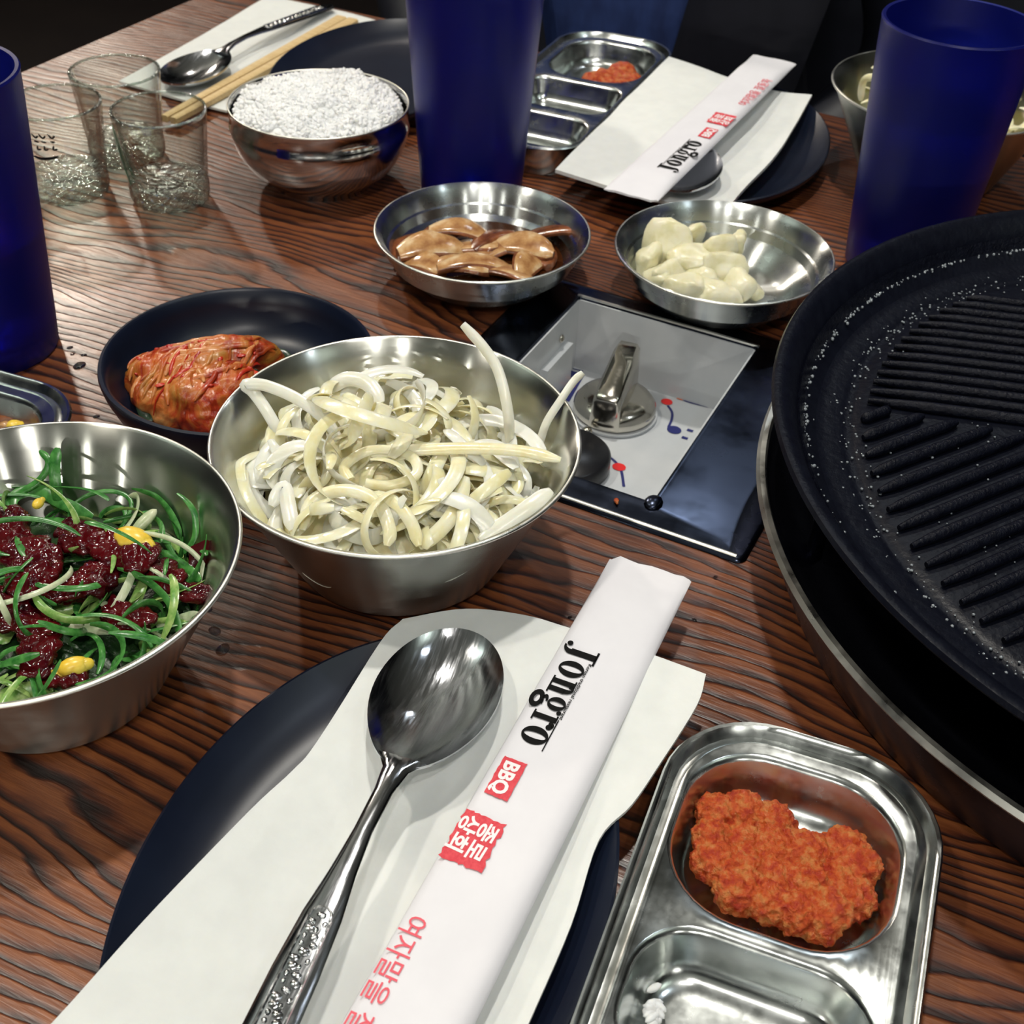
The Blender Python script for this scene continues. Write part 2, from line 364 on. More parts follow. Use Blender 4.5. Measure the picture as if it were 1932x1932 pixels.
def rice_bowl():
    t = thing('steel_rice_bowl', 'rounded mirror-polished steel bowl filled with white rice', 'bowl', (-.1237, .7022, 0))
    h = .0475
    p = [(0, .002), (.026, .002), (.028, 0), (.030, .0), (.031, .003), (.036, .006), (.0435, .013), (.049, .022), (.0518, .031), (.0526, .036), (.0520, .037), (.0520, h - .001), (.0526, h), (.0522, h + .0007), (.0514, h), (.0508, .037), (.0503, .030), (.0475, .022), (.042, .0145), (.034, .0075), (.026, .0045), (0, .004)]
    m = M(); m.lathe(p, 96); m.build('bowl_body', M_MIRROR, t)
    m = M(); m.lathe([(.0521 + .0006 * math.cos(q), h + .0003 + .0006 * math.sin(q)) for q in [2 * math.pi * j / 8 for j in range(9)]], 96, caps=False); m.build('rolled_rim', M_LIP, t)
rice_bowl()
def black_dish():
    t = thing('black_dish', 'round black stoneware dish holding a heap of red kimchi', 'dish', (-.124, .461, 0))
    h = .028; r = .0602
    p = [(0, .002), (.036, .002), (.038, 0), (.041, 0), (.043, .002), (.050, .006), (.0562, .014), (.0592, .022), (r, h - .001), (r - .0004, h + .0006), (r - .0018, h + .001), (r - .003, h), (.0558, .022), (.0522, .013), (.045, .0068), (.036, .0048), (0, .0042)]
    m = M(); m.lathe(p, 96); m.build('dish_body', M_BLACK, t)
black_dish()
# oval plates
def oval_plate(label, loc, a=.1019, b=.0696, rz=74.5):
    t = thing('oval_plate', label, 'plate', loc, R_(rz), 'oval black stoneware plates')
    prof = [(0, .0005), (.66, .0005), (.68, 0), (.74, 0), (.76, .002), (.9, .006), (.985, .0115), (1, .0135), (.998, .0148), (.985, .0152), (.97, .0142), (.90, .0095), (.80, .0055), (.72, .0040), (.5, .0036), (0, .0036)]
    m = M(); n = 112
    loops = [[Vector((max(k, 1e-4) * a * math.cos(2 * math.pi * j / n), (max(k, 1e-4) * a - (a - b) * min(1, k * 1.0 if k > .3 else k)) * math.sin(2 * math.pi * j / n), z)) for j in range(n)] for k, z in prof]
    m.loft(loops, cap0=True, cap1=True); m.build('plate_body', M_BLACK, t); return t
pl1 = oval_plate('oval black plate under the front napkin and spoon', (-.0348, .2110, 0))
pl2 = dup(pl1, 'oval black plate behind the rice bowl and the middle blue cup, beside chopsticks', (-.1066, .8547, 0))
pl3 = dup(pl1, 'oval black plate under the far napkin, beside the right-hand blue cup', (.1202, .7654, 0))

# cups
def cup(label, loc, level):
    t = thing('blue_cup', label, 'cup', loc, 0, 'tall blue plastic cups')
    r0, r1, h = .0298, .039, .1324
    L = lambda z: r0 + (r1 - r0) * z / h
    p = [(0, .003), (r0 - .004, .003), (r0 - .003, 0), (r0 - .001, 0), (r0, .0015)] + [(L(h * k / 10), h * k / 10) for k in range(1, 10)] + [(r1 - .0003, h - .001), (r1, h), (r1 - .0006, h + .0009), (r1 - .0022, h + .0006)]
    p += [(L(h * k / 10) - .0024, h * k / 10) for k in range(9, 0, -1)] + [(r0 - .003, .0062), (r0 - .006, .005), (0, .005)]
    m = M(); m.lathe(p, 80); m.build('cup_body', M_BLUE, t)
    q = [(0, .0054), (r0 - .006, .0054), (r0 - .0032, .007)] + [(L(level * k / 6) - .0027, level * k / 6) for k in range(1, 7)] + [(0, level)]
    m = M(); m.lathe(q, 64); o = m.build('water', M_WATER, t); return t
cup('tall blue plastic cup cut off by the left edge, beside the shot glasses', (-.253, .5031, 0), .06)
cup('tall blue plastic water cup in the middle, behind the mushroom dish', (-.0338, .6951, 0), .085)
cup('tall blue plastic cup at right, behind the grill pan', (.21, .6311, 0), .088)

# shot glasses
def shot(label, loc, extra=None, rz=0):
    t = thing('shot_glass', label, 'glass', loc, rz, 'clear shot glasses')
    r0, r1, h = .0213, .0264, .0539; L = lambda z: r0 + (r1 - r0) * z / h
    p = [(0, .001), (r0 - .004, .0006), (r0 - .001, 0), (r0, .001), (r0 + .0006, .004), (r0 + .0004, .009)] + [(L(h * k / 8), h * k / 8) for k in range(2, 8)] + [(r1, h - .0008), (r1 - .0006, h), (r1 - .0014, h - .0004)] + [(L(h * k / 8) - .0019, h * k / 8) for k in range(7, 2, -1)] + [(L(.014) - .003, .0145), (.013, .0118), (0, .0108)]
    p = [(L(.0125) - .0004, .0125)] + [(L(h * k / 8), h * k / 8) for k in range(2, 8)] + [(r1, h - .0008), (r1 - .0006, h), (r1 - .0014, h - .0004)] + [(L(h * k / 8) - .0019, h * k / 8) for k in range(7, 2, -1)] + [(L(.014) - .003, .0145)]
    m = M(); m.lathe(p, 60, caps=False); m.build('glass_wall', M_THIN, t)
    m = M(); m.lathe([(r1 - .0007 + .0008 * math.cos(q), h - .0005 + .0008 * math.sin(q)) for q in [2 * math.pi * j / 8 for j in range(9)]], 60, caps=False); m.build('fire_polished_rim', M_THICK, t)
    p = [(0, .0008), (r0 - .005, .0006), (r0 - .0015, 0), (r0, .001), (r0 + .0008, .004), (r0 + .0008, .010), (r0 + .0011, .0128), (r0 - .0012, .0138), (.013, .0115), (0, .0105)]
    m = M(); m.lathe(p, 60, wob=lambda a, r, z: (.0008 * math.cos(18 * a) if (z < .0105 and r > .015 and z > .0008) else 0)); m.build('thick_base', M_THICK, t)
    if extra == 'green':
        m = M(); pts = []
        for k in range(13):
            z = .046 - .0026 * k; a = R_(196 + 26 * k / 12); r = L(z) + .0004; pts.append(Vector((r * math.cos(a), r * math.sin(a), z)))
        m.sweep(pts, .009, .0006, up=(-1, -.3, .1), n=8, taper=.5); m.build('green_leaf_print', M_GREEN, t)
    if extra == 'ink':
        m = M()
        def stroke(P, w=.0011):
            pts = []
            for (a, z) in P:
                r = L(z) + .0003; a = R_(a); pts.append(Vector((r * math.cos(a), r * math.sin(a), z)))
            m.sweep(catmull(pts, 3), w, .0005, up=(math.cos(R_(P[0][0])), math.sin(R_(P[0][0])), 0), n=6)
        stroke([(252, .0315), (262, .0305), (275, .031), (285, .032)], .0016)
        for x in (0, 9, 20):
            stroke([(258 + x, .0455), (262 + x, .043), (266 + x, .0445)]); stroke([(259 + x, .041), (265 + x, .0405)]); stroke([(262 + x, .0385), (261 + x, .036), (266 + x, .0365)])
        stroke([(243, .047), (247, .045)]); stroke([(247, .047), (250, .0435)])
        m.build('black_print', M_INK, t)
    return t
shot('clear shot glass with a green print on its left side, nearest the rice bowl', (-.2077, .6678, 0), 'green')
shot('clear shot glass with small black print, half behind the left blue cup', (-.2674, .6709, 0), 'ink')
shot('plain clear shot glass at the back, beside the far spoon', (-.2472, .7218, 0))

# ------------------------------------------------------------------ pressed steel trays
def rrect(cx, cy, w, h, r, z, n=10):
    out = []
    for q, (sx, sy) in enumerate(((1, 1), (-1, 1), (-1, -1), (1, -1))):
        for k in range(n):
            a = math.pi / 2 * (q + k / (n - 1)); out.append(Vector((cx + sx * (w / 2 - r) + r * math.cos(a), cy + sy * (h / 2 - r) + r * math.sin(a), z)))
    return out
def tray(label, origin, rz, comps, length, width=.0862):
    import bmesh
    t = thing('sauce_tray', label, 'tray', origin, rz, 'divided pressed steel sauce trays')
    cy = -length / 2; r0 = .032; H = .0195
    m = M()
    def ring(ins, z): return rrect(0, cy, width - 2 * ins, length - 2 * ins, max(.004, r0 - ins), z)
    m.loft([ring(.0052, .0005), ring(.0045, .003), ring(.0018, H - .005), ring(.0006, H - .0012), ring(0, H - .0014), ring(-.0002, H - .0004), ring(.0005, H + .0004), ring(.0016, H + .0002), ring(.0024, H - .0012), ring(.0040, H - .0030), ring(.0062, H - .0028), ring(.0072, H - .0020), ring(.0080, H - .0022)])
    me_o = ring(.0080, H - .0022)
    holes = []
    for (x, y, w, h, r, dep) in comps:
        L0 = rrect(x, y, w, h, r, H - .0022); holes.append(L0)
        L = [L0]
        for ins, z in ((.0004, .0016), (.0012, -.0006), (.0020, -.0022), (.0045, -dep * .62), (.0062, -dep * .85), (.0095, -dep * .97), (.013, -dep)):
            L.append(rrect(x, y, w - 2 * ins, h - 2 * ins, max(.003, r - ins), H - .0022 + (z if z < 0 else -.0002)))
        m.loft(L, cap1=True)
    bm = bmesh.new(); es = []
    for Lp in [me_o] + holes:
        vv = [bm.verts.new(p) for p in Lp]; es += [bm.edges.new((vv[i], vv[(i + 1) % len(vv)])) for i in range(len(vv)) if (vv[i].co - vv[(i + 1) % len(vv)].co).length > 1e-7]
    bmesh.ops.remove_doubles(bm, verts=bm.verts, dist=1e-6)
    bmesh.ops.triangle_fill(bm, edges=bm.edges[:], use_beauty=True)
    bm.verts.index_update(); m.add([v.co.copy() for v in bm.verts], [[v.index for v in f.verts] for f in bm.faces]); bm.free()
    m.build('tray_body', M_TRAY, t); return t
def dn(d, n, ang, z=0):
    a = R_(ang); return Vector((d * math.cos(a) + n * math.sin(a), d * math.sin(a) - n * math.cos(a), z))
TR1 = dn(.2852, .0096, 70.8)
COMPS = [(-.0010, -.0437, .0695, .0655, .026, .0165), (.0, -.1040, .0695, .049, .020, .0165), (0, -.1610, .0695, .054, .020, .0165)]
tr1 = tray('pressed steel sauce tray with orange paste in its top well, front right corner', TR1, R_(70.8 - 90), COMPS, .198)
TR2 = dn(.886, -.2768, 68.5)
tr2 = tray('pressed steel sauce tray with three wells behind the middle blue cup', TR2, R_(68.5 - 90), [(0, -.0510, .0695, .078, .026, .0165), (0, -.121, .0695, .052, .014, .0165), (0, -.181, .0695, .050, .018, .0165)], .217)
TR3 = dn(.3535, -.3555, 70.8)
tr3 = dup(tr1, 'corner of a steel sauce tray at the left edge beside the scallion bowl', TR3, R_(70.8 - 90))

# soft pastes
def clump(name, label, cat, spheres, material, loc=(0, 0, 0), rz=0, voxel=.0012, disp=.0012, ds=.004, parent=None, group=None, sm=4):
    m = M()
    for (x, y, z, rx, ry, rz_) in spheres: m.ball((x, y, z), (rx, ry, rz_), 14, 10)
    o = m.build(name, material, parent, merge=False); o.location = loc; o.rotation_euler = (0, 0, rz)
    r = o.modifiers.new('r', 'REMESH'); r.mode = 'VOXEL'; r.voxel_size = voxel; r.use_smooth_shade = True
    s = o.modifiers.new('s', 'SMOOTH'); s.iterations = sm
    if disp:
        tx = bpy.data.textures.new(name, 'CLOUDS'); tx.noise_scale = ds; tx.noise_depth = 3
        d = o.modifiers.new('d', 'DISPLACE'); d.texture = tx; d.strength = disp; d.mid_level = .5; d.texture_coords = 'LOCAL'
    if label: tag(o, label, cat, group)
    return o
# ------------------------------------------------------------------ napkins and sheets
def patch(name, rows, material, label=None, cat=None, parent=None, n=6, th=.0012, wav=.0006, seed=0, group=None):
    """rows of control points (pixel u, pixel v, z) -> smooth sheet with thickness"""
    P = [[at(*p) for p in r] for r in rows]
    fine = [catmull(r, n) for r in P]; cols = list(zip(*fine)); cols = [catmull(c, n) for c in cols]; g = list(zip(*cols))
    nu, nv = len(g), len(g[0]); m = M(); V = []
    for i in range(nu):
        for j in range(nv):
            p = g[i][j].copy(); k = noise.noise(Vector((p.x * 25 + seed, p.y * 25, 0))); p.z += wav * k; V.append(p)
    top = len(V); V += [p - Vector((0, 0, th)) for p in V]
    F = []
    for i in range(nu - 1):
        for j in range(nv - 1):
            a = i * nv + j; F.append((a, a + 1, a + nv + 1, a + nv)); F.append((top + a, top + a + nv, top + a + nv + 1, top + a + 1))
    for j in range(nv - 1):
        F.append((j, j + top, j + 1 + top, j + 1)); a = (nu - 1) * nv + j; F.append((a, a + 1, a + 1 + top, a + top))
    for i in range(nu - 1):
        a = i * nv; F.append((a, a + nv, a + nv + top, a + top)); a = i * nv + nv - 1; F.append((a, a + top, a + nv + top, a + nv))
    m.add(V, F); o = m.build(name, material, parent)
    if label: tag(o, label, cat, group)
    return o
nz = .0175
patch('paper_napkin', [
    [(760, 1168, nz), (880, 1150, nz), (990, 1160, nz), (1075, 1185, nz), (1230, 1236, nz + .001), (1332, 1272, nz + .002)],
    [(716, 1213, nz), (860, 1205, nz), (980, 1210, nz), (1060, 1230, nz), (1200, 1300, nz + .001), (1315, 1330, nz + .001)],
    [(600, 1398, nz), (780, 1400, nz - .003), (920, 1400, nz - .003), (1010, 1420, nz - .003), (1130, 1440, nz - .001), (1245, 1440, nz)],
    [(552, 1455, nz - .001), (720, 1470, nz - .006), (880, 1490, nz - .007), (960, 1500, nz - .006), (1080, 1520, nz - .003), (1192, 1518, nz - .001)],
    [(470, 1530, nz + .0005), (660, 1550, nz - .008), (820, 1570, nz - .009), (930, 1580, nz - .008), (1040, 1590, nz - .005), (1130, 1585, nz - .002)],
    [(300, 1705, nz + .001), (500, 1720, nz - .008), (700, 1740, nz - .009), (840, 1750, nz - .009), (960, 1750, nz - .006), (1078, 1745, nz - .004)],
    [(90, 1938, nz + .0015), (330, 1960, nz - .003), (560, 1970, nz - .008), (740, 1975, nz - .008), (880, 1960, nz - .006), (993, 1940, nz - .003)],
    [(-160, 2200, nz + .001), (120, 2220, nz - .003), (380, 2230, nz - .004), (600, 2230, nz - .004), (760, 2220, nz - .003), (880, 2200, nz - .002)]],
    M_NAP, 'large white paper napkin on the front black plate, under the big spoon', 'napkin', n=5, th=.0014, wav=.0008, group='white paper napkins')
patch('paper_napkin', [
    [(1048, 318, .021), (1140, 347, .021), (1240, 376, .020), (1325, 388, .018), (1382, 384, .018)],
    [(1100, 268, .022), (1190, 295, .023), (1270, 330, .019), (1340, 352, .0165), (1410, 348, .0165)],
    [(1150, 218, .022), (1240, 240, .024), (1310, 270, .019), (1390, 290, .015), (1466, 290, .0165)],
    [(1205, 163, .021), (1290, 180, .023), (1350, 205, .019), (1430, 230, .0155), (1500, 235, .017)],
    [(1262, 107, .020), (1318, 124, .020), (1372, 146, .019), (1462, 172, .018), (1532, 180, .020)]],
    M_NAP, 'white folded paper napkin lying on the far right black plate', 'napkin', n=5, th=.0022, wav=.0016, seed=5, group='white paper napkins')
patch('paper_napkin', [
    [(224, 153, .003), (290, 172, .003), (360, 192, .003), (428, 209, .003)],
    [(318, 101, .003), (392, 112, .003), (450, 128, .003), (518, 146, .003)],
    [(410, 49, .003), (480, 58, .003), (550, 72, .003), (616, 92, .003)],
    [(505, -8, .003), (575, 6, .003), (650, 22, .003), (718, 41, .003)]],
    M_NAP, 'white paper napkin at the back left corner, under spoon and bare chopsticks', 'napkin', n=5, th=.0015, wav=.0004, seed=9, group='white paper napkins')

# ------------------------------------------------------------------ spoons
def build_spoon(label, tip, end, group='long-handled steel spoons'):
    """local: bowl tip at y=0, handle toward +y ; length .205"""
    d = end - tip; L = .205; rz = math.atan2(-d.x, d.y); slope = math.atan2(d.z, math.hypot(d.x, d.y))
    t = thing('soup_spoon', label, 'spoon', tip, 0, group); t.rotation_euler = Matrix.Rotation(rz, 3, 'Z').to_4x4().to_euler() if False else (slope, 0, rz)
    m = M(); n = 72; rg = 16; bl = .0645
    def edge(th):
        cy = .0315; y = cy - (cy if math.cos(th) > 0 else bl - cy) * math.cos(th); x = .0212 * math.sin(th) * (1 - .06 * (y / bl)) * (1 if math.cos(th) > 0 else (1 - .14 * math.cos(th) ** 2)); return x, y
    V = []; F = []
    for side in (0, 1):
        for i in range(rg + 1):
            q = max(i / rg, 1e-3)
            for k in range(n):
                x, y = edge(2 * math.pi * k / n); yy = .030 + (y - .030) * q; xx = x * q
                z = .0085 + .0022 * (yy / bl) - .0082 * (1 - q ** 2.3) ** .9 - side * .0012; V.append(Vector((xx, yy, z)))
    B = (rg + 1) * n
    for i in range(rg):
        for k in range(n):
            k2 = (k + 1) % n; a_, b_, c_, d_ = i * n + k, i * n + k2, (i + 1) * n + k2, (i + 1) * n + k
            F.append((a_, b_, c_, d_)); F.append((B + a_, B + d_, B + c_, B + b_))
    F.append(tuple(range(n))); F.append(tuple(B + k for k in reversed(range(n))))
    for k in range(n): k2 = (k + 1) % n; F.append((rg * n + k, rg * n + k2, B + rg * n + k2, B + rg * n + k))
    m.add(V, F)
    m.build('spoon_bowl', M_SPOON, t)
    m = M(); st = [(.0600, .0085, .0008, .0098), (.0625, .0062, .0011, .0102), (.0655, .0042, .0013, .0106), (.075, .0030, .0014, .0118), (.090, .0029, .0014, .0120), (.104, .0040, .0014, .0112), (.118, .0058, .0014, .0100), (.135, .0068, .0013, .0085), (.160, .0072, .0012, .0062), (.185, .0076, .0012, .0040), (.200, .0066, .0012, .0030), (.205, .0020, .0010, .0028)]
    loops = []
    for (y, w, h, z) in st:
        loops.append([Vector((w * math.cos(a) , y, z + h * math.sin(a))) for a in [2 * math.pi * k / 12 for k in range(12)]])
    m.loft(loops, cap0=True, cap1=True); hd = m.build('spoon_handle', M_SPOON, t)
    m = M(); rnd = random.Random(4)
    zz = lambda y: .0100 + .0014 - (y - .118) / .082 * .007
    for sx in (-1, 1):
        m.sweep([Vector((sx * (.0034 + .0012 * (y - .12) / .08), y, zz(y) - .0001)) for y in [.1195 + .0065 * k for k in range(12)]], .0009, .0009, n=6, taper=1)
    m.sweep([Vector((.0032 * math.cos(a), .1195 - .0036 * math.sin(a), zz(.1195))) for a in [math.pi * k / 8 for k in range(9)]], .0009, .0009, n=6, taper=1)
    for k in range(34):
        y = .1185 + .0022 * k; m.ball((.0018 * math.sin(k * 1.25), y, zz(y) - .0001), (.0012 + .0006 * rnd.random(), .0010 + .0005 * rnd.random(), .0006), 7, 5)
        m.ball((-.0022 * math.sin(k * 1.25 + .4), y, zz(y) - .0001), (.0008, .0008 + .0004 * rnd.random(), .0005), 6, 4)
    m.build('embossed_ornament', M_ORN, hd)
    return t
def onz(p, z): return at(p[0], p[1], z)
tip = onz((884, 1192), .024); tip.z = .0165
e = onz((508, 1932), .024); dd = (e - tip); dd.z = 0; dd.normalize(); end = tip + dd * .205; end.z = .0150
build_spoon('big steel spoon in the foreground, hollow side up on the front napkin', tip, end)
tip = at(318, 172, .006); tip.z = .0032; end = at(606, 16, .008); dd = end - tip; dd.z = 0; dd.normalize(); end = tip + dd * .205; end.z = .004
build_spoon('shiny steel spoon on the back left napkin, beside the bare chopsticks', tip, end)
tip = at(1262, 370, .022); tip.z = .0175; end = at(1452, 126, .02); dd = end - tip; dd.z = 0; dd.normalize(); end = tip + dd * .205; end.z = .0165
build_spoon('dark steel spoon half hidden under the far chopstick sleeve', tip, end)

# ------------------------------------------------------------------ flat print helpers
class Flat(M):
    def poly(s, P, mi=0): s.add([Vector((x, y, 0)) for x, y in P], [tuple(range(len(P)))], mi)
    def rect(s, x0, y0, x1, y1, mi=0): s.poly([(x0, y0), (x1, y0), (x1, y1), (x0, y1)], mi)
    def ring(s, cx, cy, rx, ry, ix, iy, a0=0, a1=360, n=36, mi=0, ox=0):
        V = []; F = []
        full = abs(a1 - a0) >= 360
        for k in range(n + 1):
            a = R_(a0 + (a1 - a0) * k / n); V.append(Vector((cx + rx * math.cos(a), cy + ry * math.sin(a), 0))); V.append(Vector((cx + ox + ix * math.cos(a), cy + iy * math.sin(a), 0)))
        for k in range(n): F.append((2 * k, 2 * k + 2, 2 * k + 3, 2 * k + 1))
        s.add(V, F, mi)
    def disc(s, cx, cy, r, mi=0, n=24, ry=None): s.poly([(cx + r * math.cos(2 * math.pi * k / n), cy + (ry or r) * math.sin(2 * math.pi * k / n)) for k in range(n)], mi)
def jongro():
    """heavy high-contrast serif word, x-height 1 ; origin at the J's left, baseline 0"""
    f = Flat(); x = 0
    f.rect(.20, .10, .50, 1.24); f.rect(.02, 1.16, .72, 1.25); f.ring(.12, .10, .38, .36, .14, .27, -100, 0, 18); f.disc(-.02, -.08, .12); x = .78
    def o(x): f.ring(x + .40, .5, .40, .53, .13, .44)
    o(x); x += .90
    f.rect(x + .10, .06, x + .34, .95); f.rect(x, .93, x + .34, 1.0); f.rect(x, 0, x + .44, .07)
    f.ring(x + .44, .66, .26, .36, .04, .26, 0, 150, 18); f.rect(x + .48, .06, x + .72, .70); f.rect(x + .40, 0, x + .82, .07); x += .90
    f.ring(x + .34, .66, .32, .37, .10, .29); f.ring(x + .36, -.17, .42, .28, .18, .11); f.ring(x + .36, .14, .30, .14, .12, .05, 90, 250, 14); f.rect(x + .34, .0, x + .56, .13); f.disc(x + .70, .92, .10); x += .84
    f.rect(x + .10, .06, x + .34, .95); f.rect(x, .93, x + .34, 1.0); f.rect(x, 0, x + .46, .07); f.ring(x + .50, .70, .20, .31, .04, .20, 60, 165, 14); f.disc(x + .58, .84, .13); x += .70
    o(x); x += .84
    return f, x
def text_mesh(s, size, bold=0.0, align='LEFT', spacing=1.0):
    c = bpy.data.curves.new('t', 'FONT'); c.body = s; c.size = size; c.offset = bold; c.align_x = align; c.space_character = spacing; c.resolution_u = 3
    o = bpy.data.objects.new('t', c); COL.objects.link(o); dg = bpy.context.evaluated_depsgraph_get(); dg.update()
    me = bpy.data.meshes.new_from_object(o.evaluated_get(dg)); bpy.data.objects.remove(o); bpy.data.curves.remove(c)
    f = Flat(); f.v = [tuple(v.co) for v in me.vertices]; f.f = [tuple(p.vertices) for p in me.polygons]; f.m = [0] * len(f.f); bpy.data.meshes.remove(me); return f
def place_flat(f, name, material, parent, x, y, z, sx=1, sy=None, rot=0):
    sy = sy or sx; c, s_ = math.cos(rot), math.sin(rot)
    f.v = [(x + sx * a * c - sy * b * s_, y + sx * a * s_ + sy * b * c, z) for a, b, _ in f.v]
    return f.build(name, material, parent, smooth=False)
# ------------------------------------------------------------------ chopstick sleeves: local x = reading direction from the blank end, local y = up, width .0315
def sleeve(label, loc, rot, tilt, length=.262, blank=.0525):
    t = thing('chopstick_sleeve', label, 'chopstick sleeve', loc, 0, 'printed paper chopstick sleeves')
    t.rotation_euler = (0, tilt, rot)
    m = M(); n = 40; prof = []
    w = .0316
    ys = [-w / 2, -.0150, -.0125, -.009, -.005, 0, .005, .009, .0125, .0150, w / 2]
    V = []; F = []; nn = len(ys)
    for i in range(n + 1):
        x = length * i / n
        e = min(1, (x / .03)) ; e2 = min(1, (length - x) / .03); k = (e * e2)
        for j, y in enumerate(ys):
            b = (1 if abs(y) < .0130 else .45) if abs(y) < .0151 else 0
            z = .0004 + .0030 * b * (.25 + .75 * k) + .00018 * math.sin(x * 160 + y * 300)
            xx = x + (.0022 if (i == 0 and j < 2) else 0) + .0004 * math.sin(j * 2.1) * (i == 0)
            V.append(Vector((xx, y, z)))
    T = len(V); V += [Vector((p.x, p.y, 0)) for p in V]
    for i in range(n):
        for j in range(nn - 1):
            a = i * nn + j; F.append((a, a + nn, a + nn + 1, a + 1)); F.append((T + a, T + a + 1, T + a + nn + 1, T + a + nn))
        a = i * nn; F.append((a, a + T, a + nn + T, a + nn)); a += nn - 1; F.append((a, a + nn, a + nn + T, a + T))
    for j in range(nn - 1): F.append((j, j + 1, j + 1 + T, j + T)); a = n * nn + j; F.append((a, a + T, a + 1 + T, a + 1))
    m.add(V, F); m.build('paper_body', M_WRAP, t)
    z = .0038
    f, wd = jongro(); place_flat(f, 'printed_name', M_INK, t, blank, -.0113, z, .0470 / wd, .0084)
    f = text_mesh('Korean traditional restaurant', .0017, .00003); mx = max(v[0] for v in f.v); place_flat(f, 'printed_tagline', M_INK, t, blank + .0062, -.0026, z, .0272 / mx, 1.0)
    f = Flat(); f.rect(blank + .0338, -.0027, blank + .0478, -.0023); place_flat(f, 'printed_rule', M_INK, t, 0, 0, z)
    def stamp(x0, x1, y0, y1, jag, seed):
        rnd = random.Random(seed); P = []; N = 12
        for (ax, ay), (bx, by) in (((x0, y0), (x1, y0)), ((x1, y0), (x1, y1)), ((x1, y1), (x0, y1)), ((x0, y1), (x0, y0))):
            for k in range(N): tt = k / N; P.append((ax + (bx - ax) * tt + rnd.uniform(-jag, jag), ay + (by - ay) * tt + rnd.uniform(-jag, jag)))
        f = Flat(); cx, cy = (x0 + x1) / 2, (y0 + y1) / 2
        V = [(cx, cy)] + P; f.add([Vector((a, b, 0)) for a, b in V], [(0, i + 1, (i + 1) % len(P) + 1) for i in range(len(P))]); return f
    b0 = blank + .0545
    place_flat(stamp(b0, b0 + .0156, -.0124, -.0046, .00015, 1), 'red_stamp', M_RED, t, 0, 0, z)
    f = text_mesh('BBQ', .0070, .00026); mx = max(v[0] for v in f.v); place_flat(f, 'stamp_lettering', M_PWHITE, t, b0 + .0012, -.0110, z + .00012, .0132 / mx, .95)
    s0 = b0 + .0235
    place_flat(stamp(s0, s0 + .0182, -.0146, -.0014, .0005, 3), 'red_stamp', M_RED, t, 0, 0, z)
    f = text_mesh('종로', .0078, .00020); place_flat(f, 'stamp_lettering', M_PWHITE, t, s0 + .0014, -.0074, z + .00012, 1, .82, R_(-3))
    f = text_mesh('상회', .0078, .00020); place_flat(f, 'stamp_lettering', M_PWHITE, t, s0 + .0010, -.0136, z + .00012, 1, .82, R_(-3))
    f = text_mesh('여자말을 잘듣자', .0078, .00003); place_flat(f, 'printed_slogan', M_REDT, t, blank + .1160, -.0138, z, 1.0, 1.0)
    return t
# front sleeve
a = at(1155, 1045, .0195); b = at(1305, 1095, .0195); c0 = (a + b) / 2; c1 = (at(655, 1932, .0195) + at(880, 1932, .0195)) / 2; d = c1 - c0; rot = math.atan2(d.y, d.x)
c0.z = .0185; sleeve('white paper chopstick sleeve lying on the front napkin beside the big spoon', c0, rot, R_(0.2))
a = at(1140, 357, .029); b = at(1237, 385, .029); c0 = (a + b) / 2; c1 = (at(1438, 97, .028) + at(1518, 98, .028)) / 2; d = c1 - c0; rot = math.atan2(d.y, d.x)
c0.z = .0290; sleeve('white paper chopstick sleeve on the far napkin, crossing the hidden spoon', c0, rot, R_(.2), .252, .036)

# ------------------------------------------------------------------ bare chopsticks
def chopsticks():
    a = at(318, 222, .007); b = at(655, 38, .006); d = b - a; L = d.length
    t = thing('bamboo_chopsticks', 'pair of bare pale wooden chopsticks on the back left napkin', 'chopsticks', (a.x, a.y, .0034), math.atan2(d.y, d.x))
    for s in (-1, 1):
        m = M(); loops = []
        for k in range(9):
            x = L * k / 8; w = .0026 + .0022 * k / 8; y = s * (w + .0003 + .0006 * (1 - k / 8)); h = .0045 + .0006 * k / 8
            loops.append([Vector((x, y + w * cx, .0 + h / 2 + h / 2 * cz)) for cx, cz in ((-1, -.7), (-.7, -1), (.7, -1), (1, -.7), (1, .7), (.7, 1), (-.7, 1), (-1, .7))])
        m.loft(loops, cap0=True, cap1=True); m.build('stick', M_BAMBOO, t)
chopsticks()

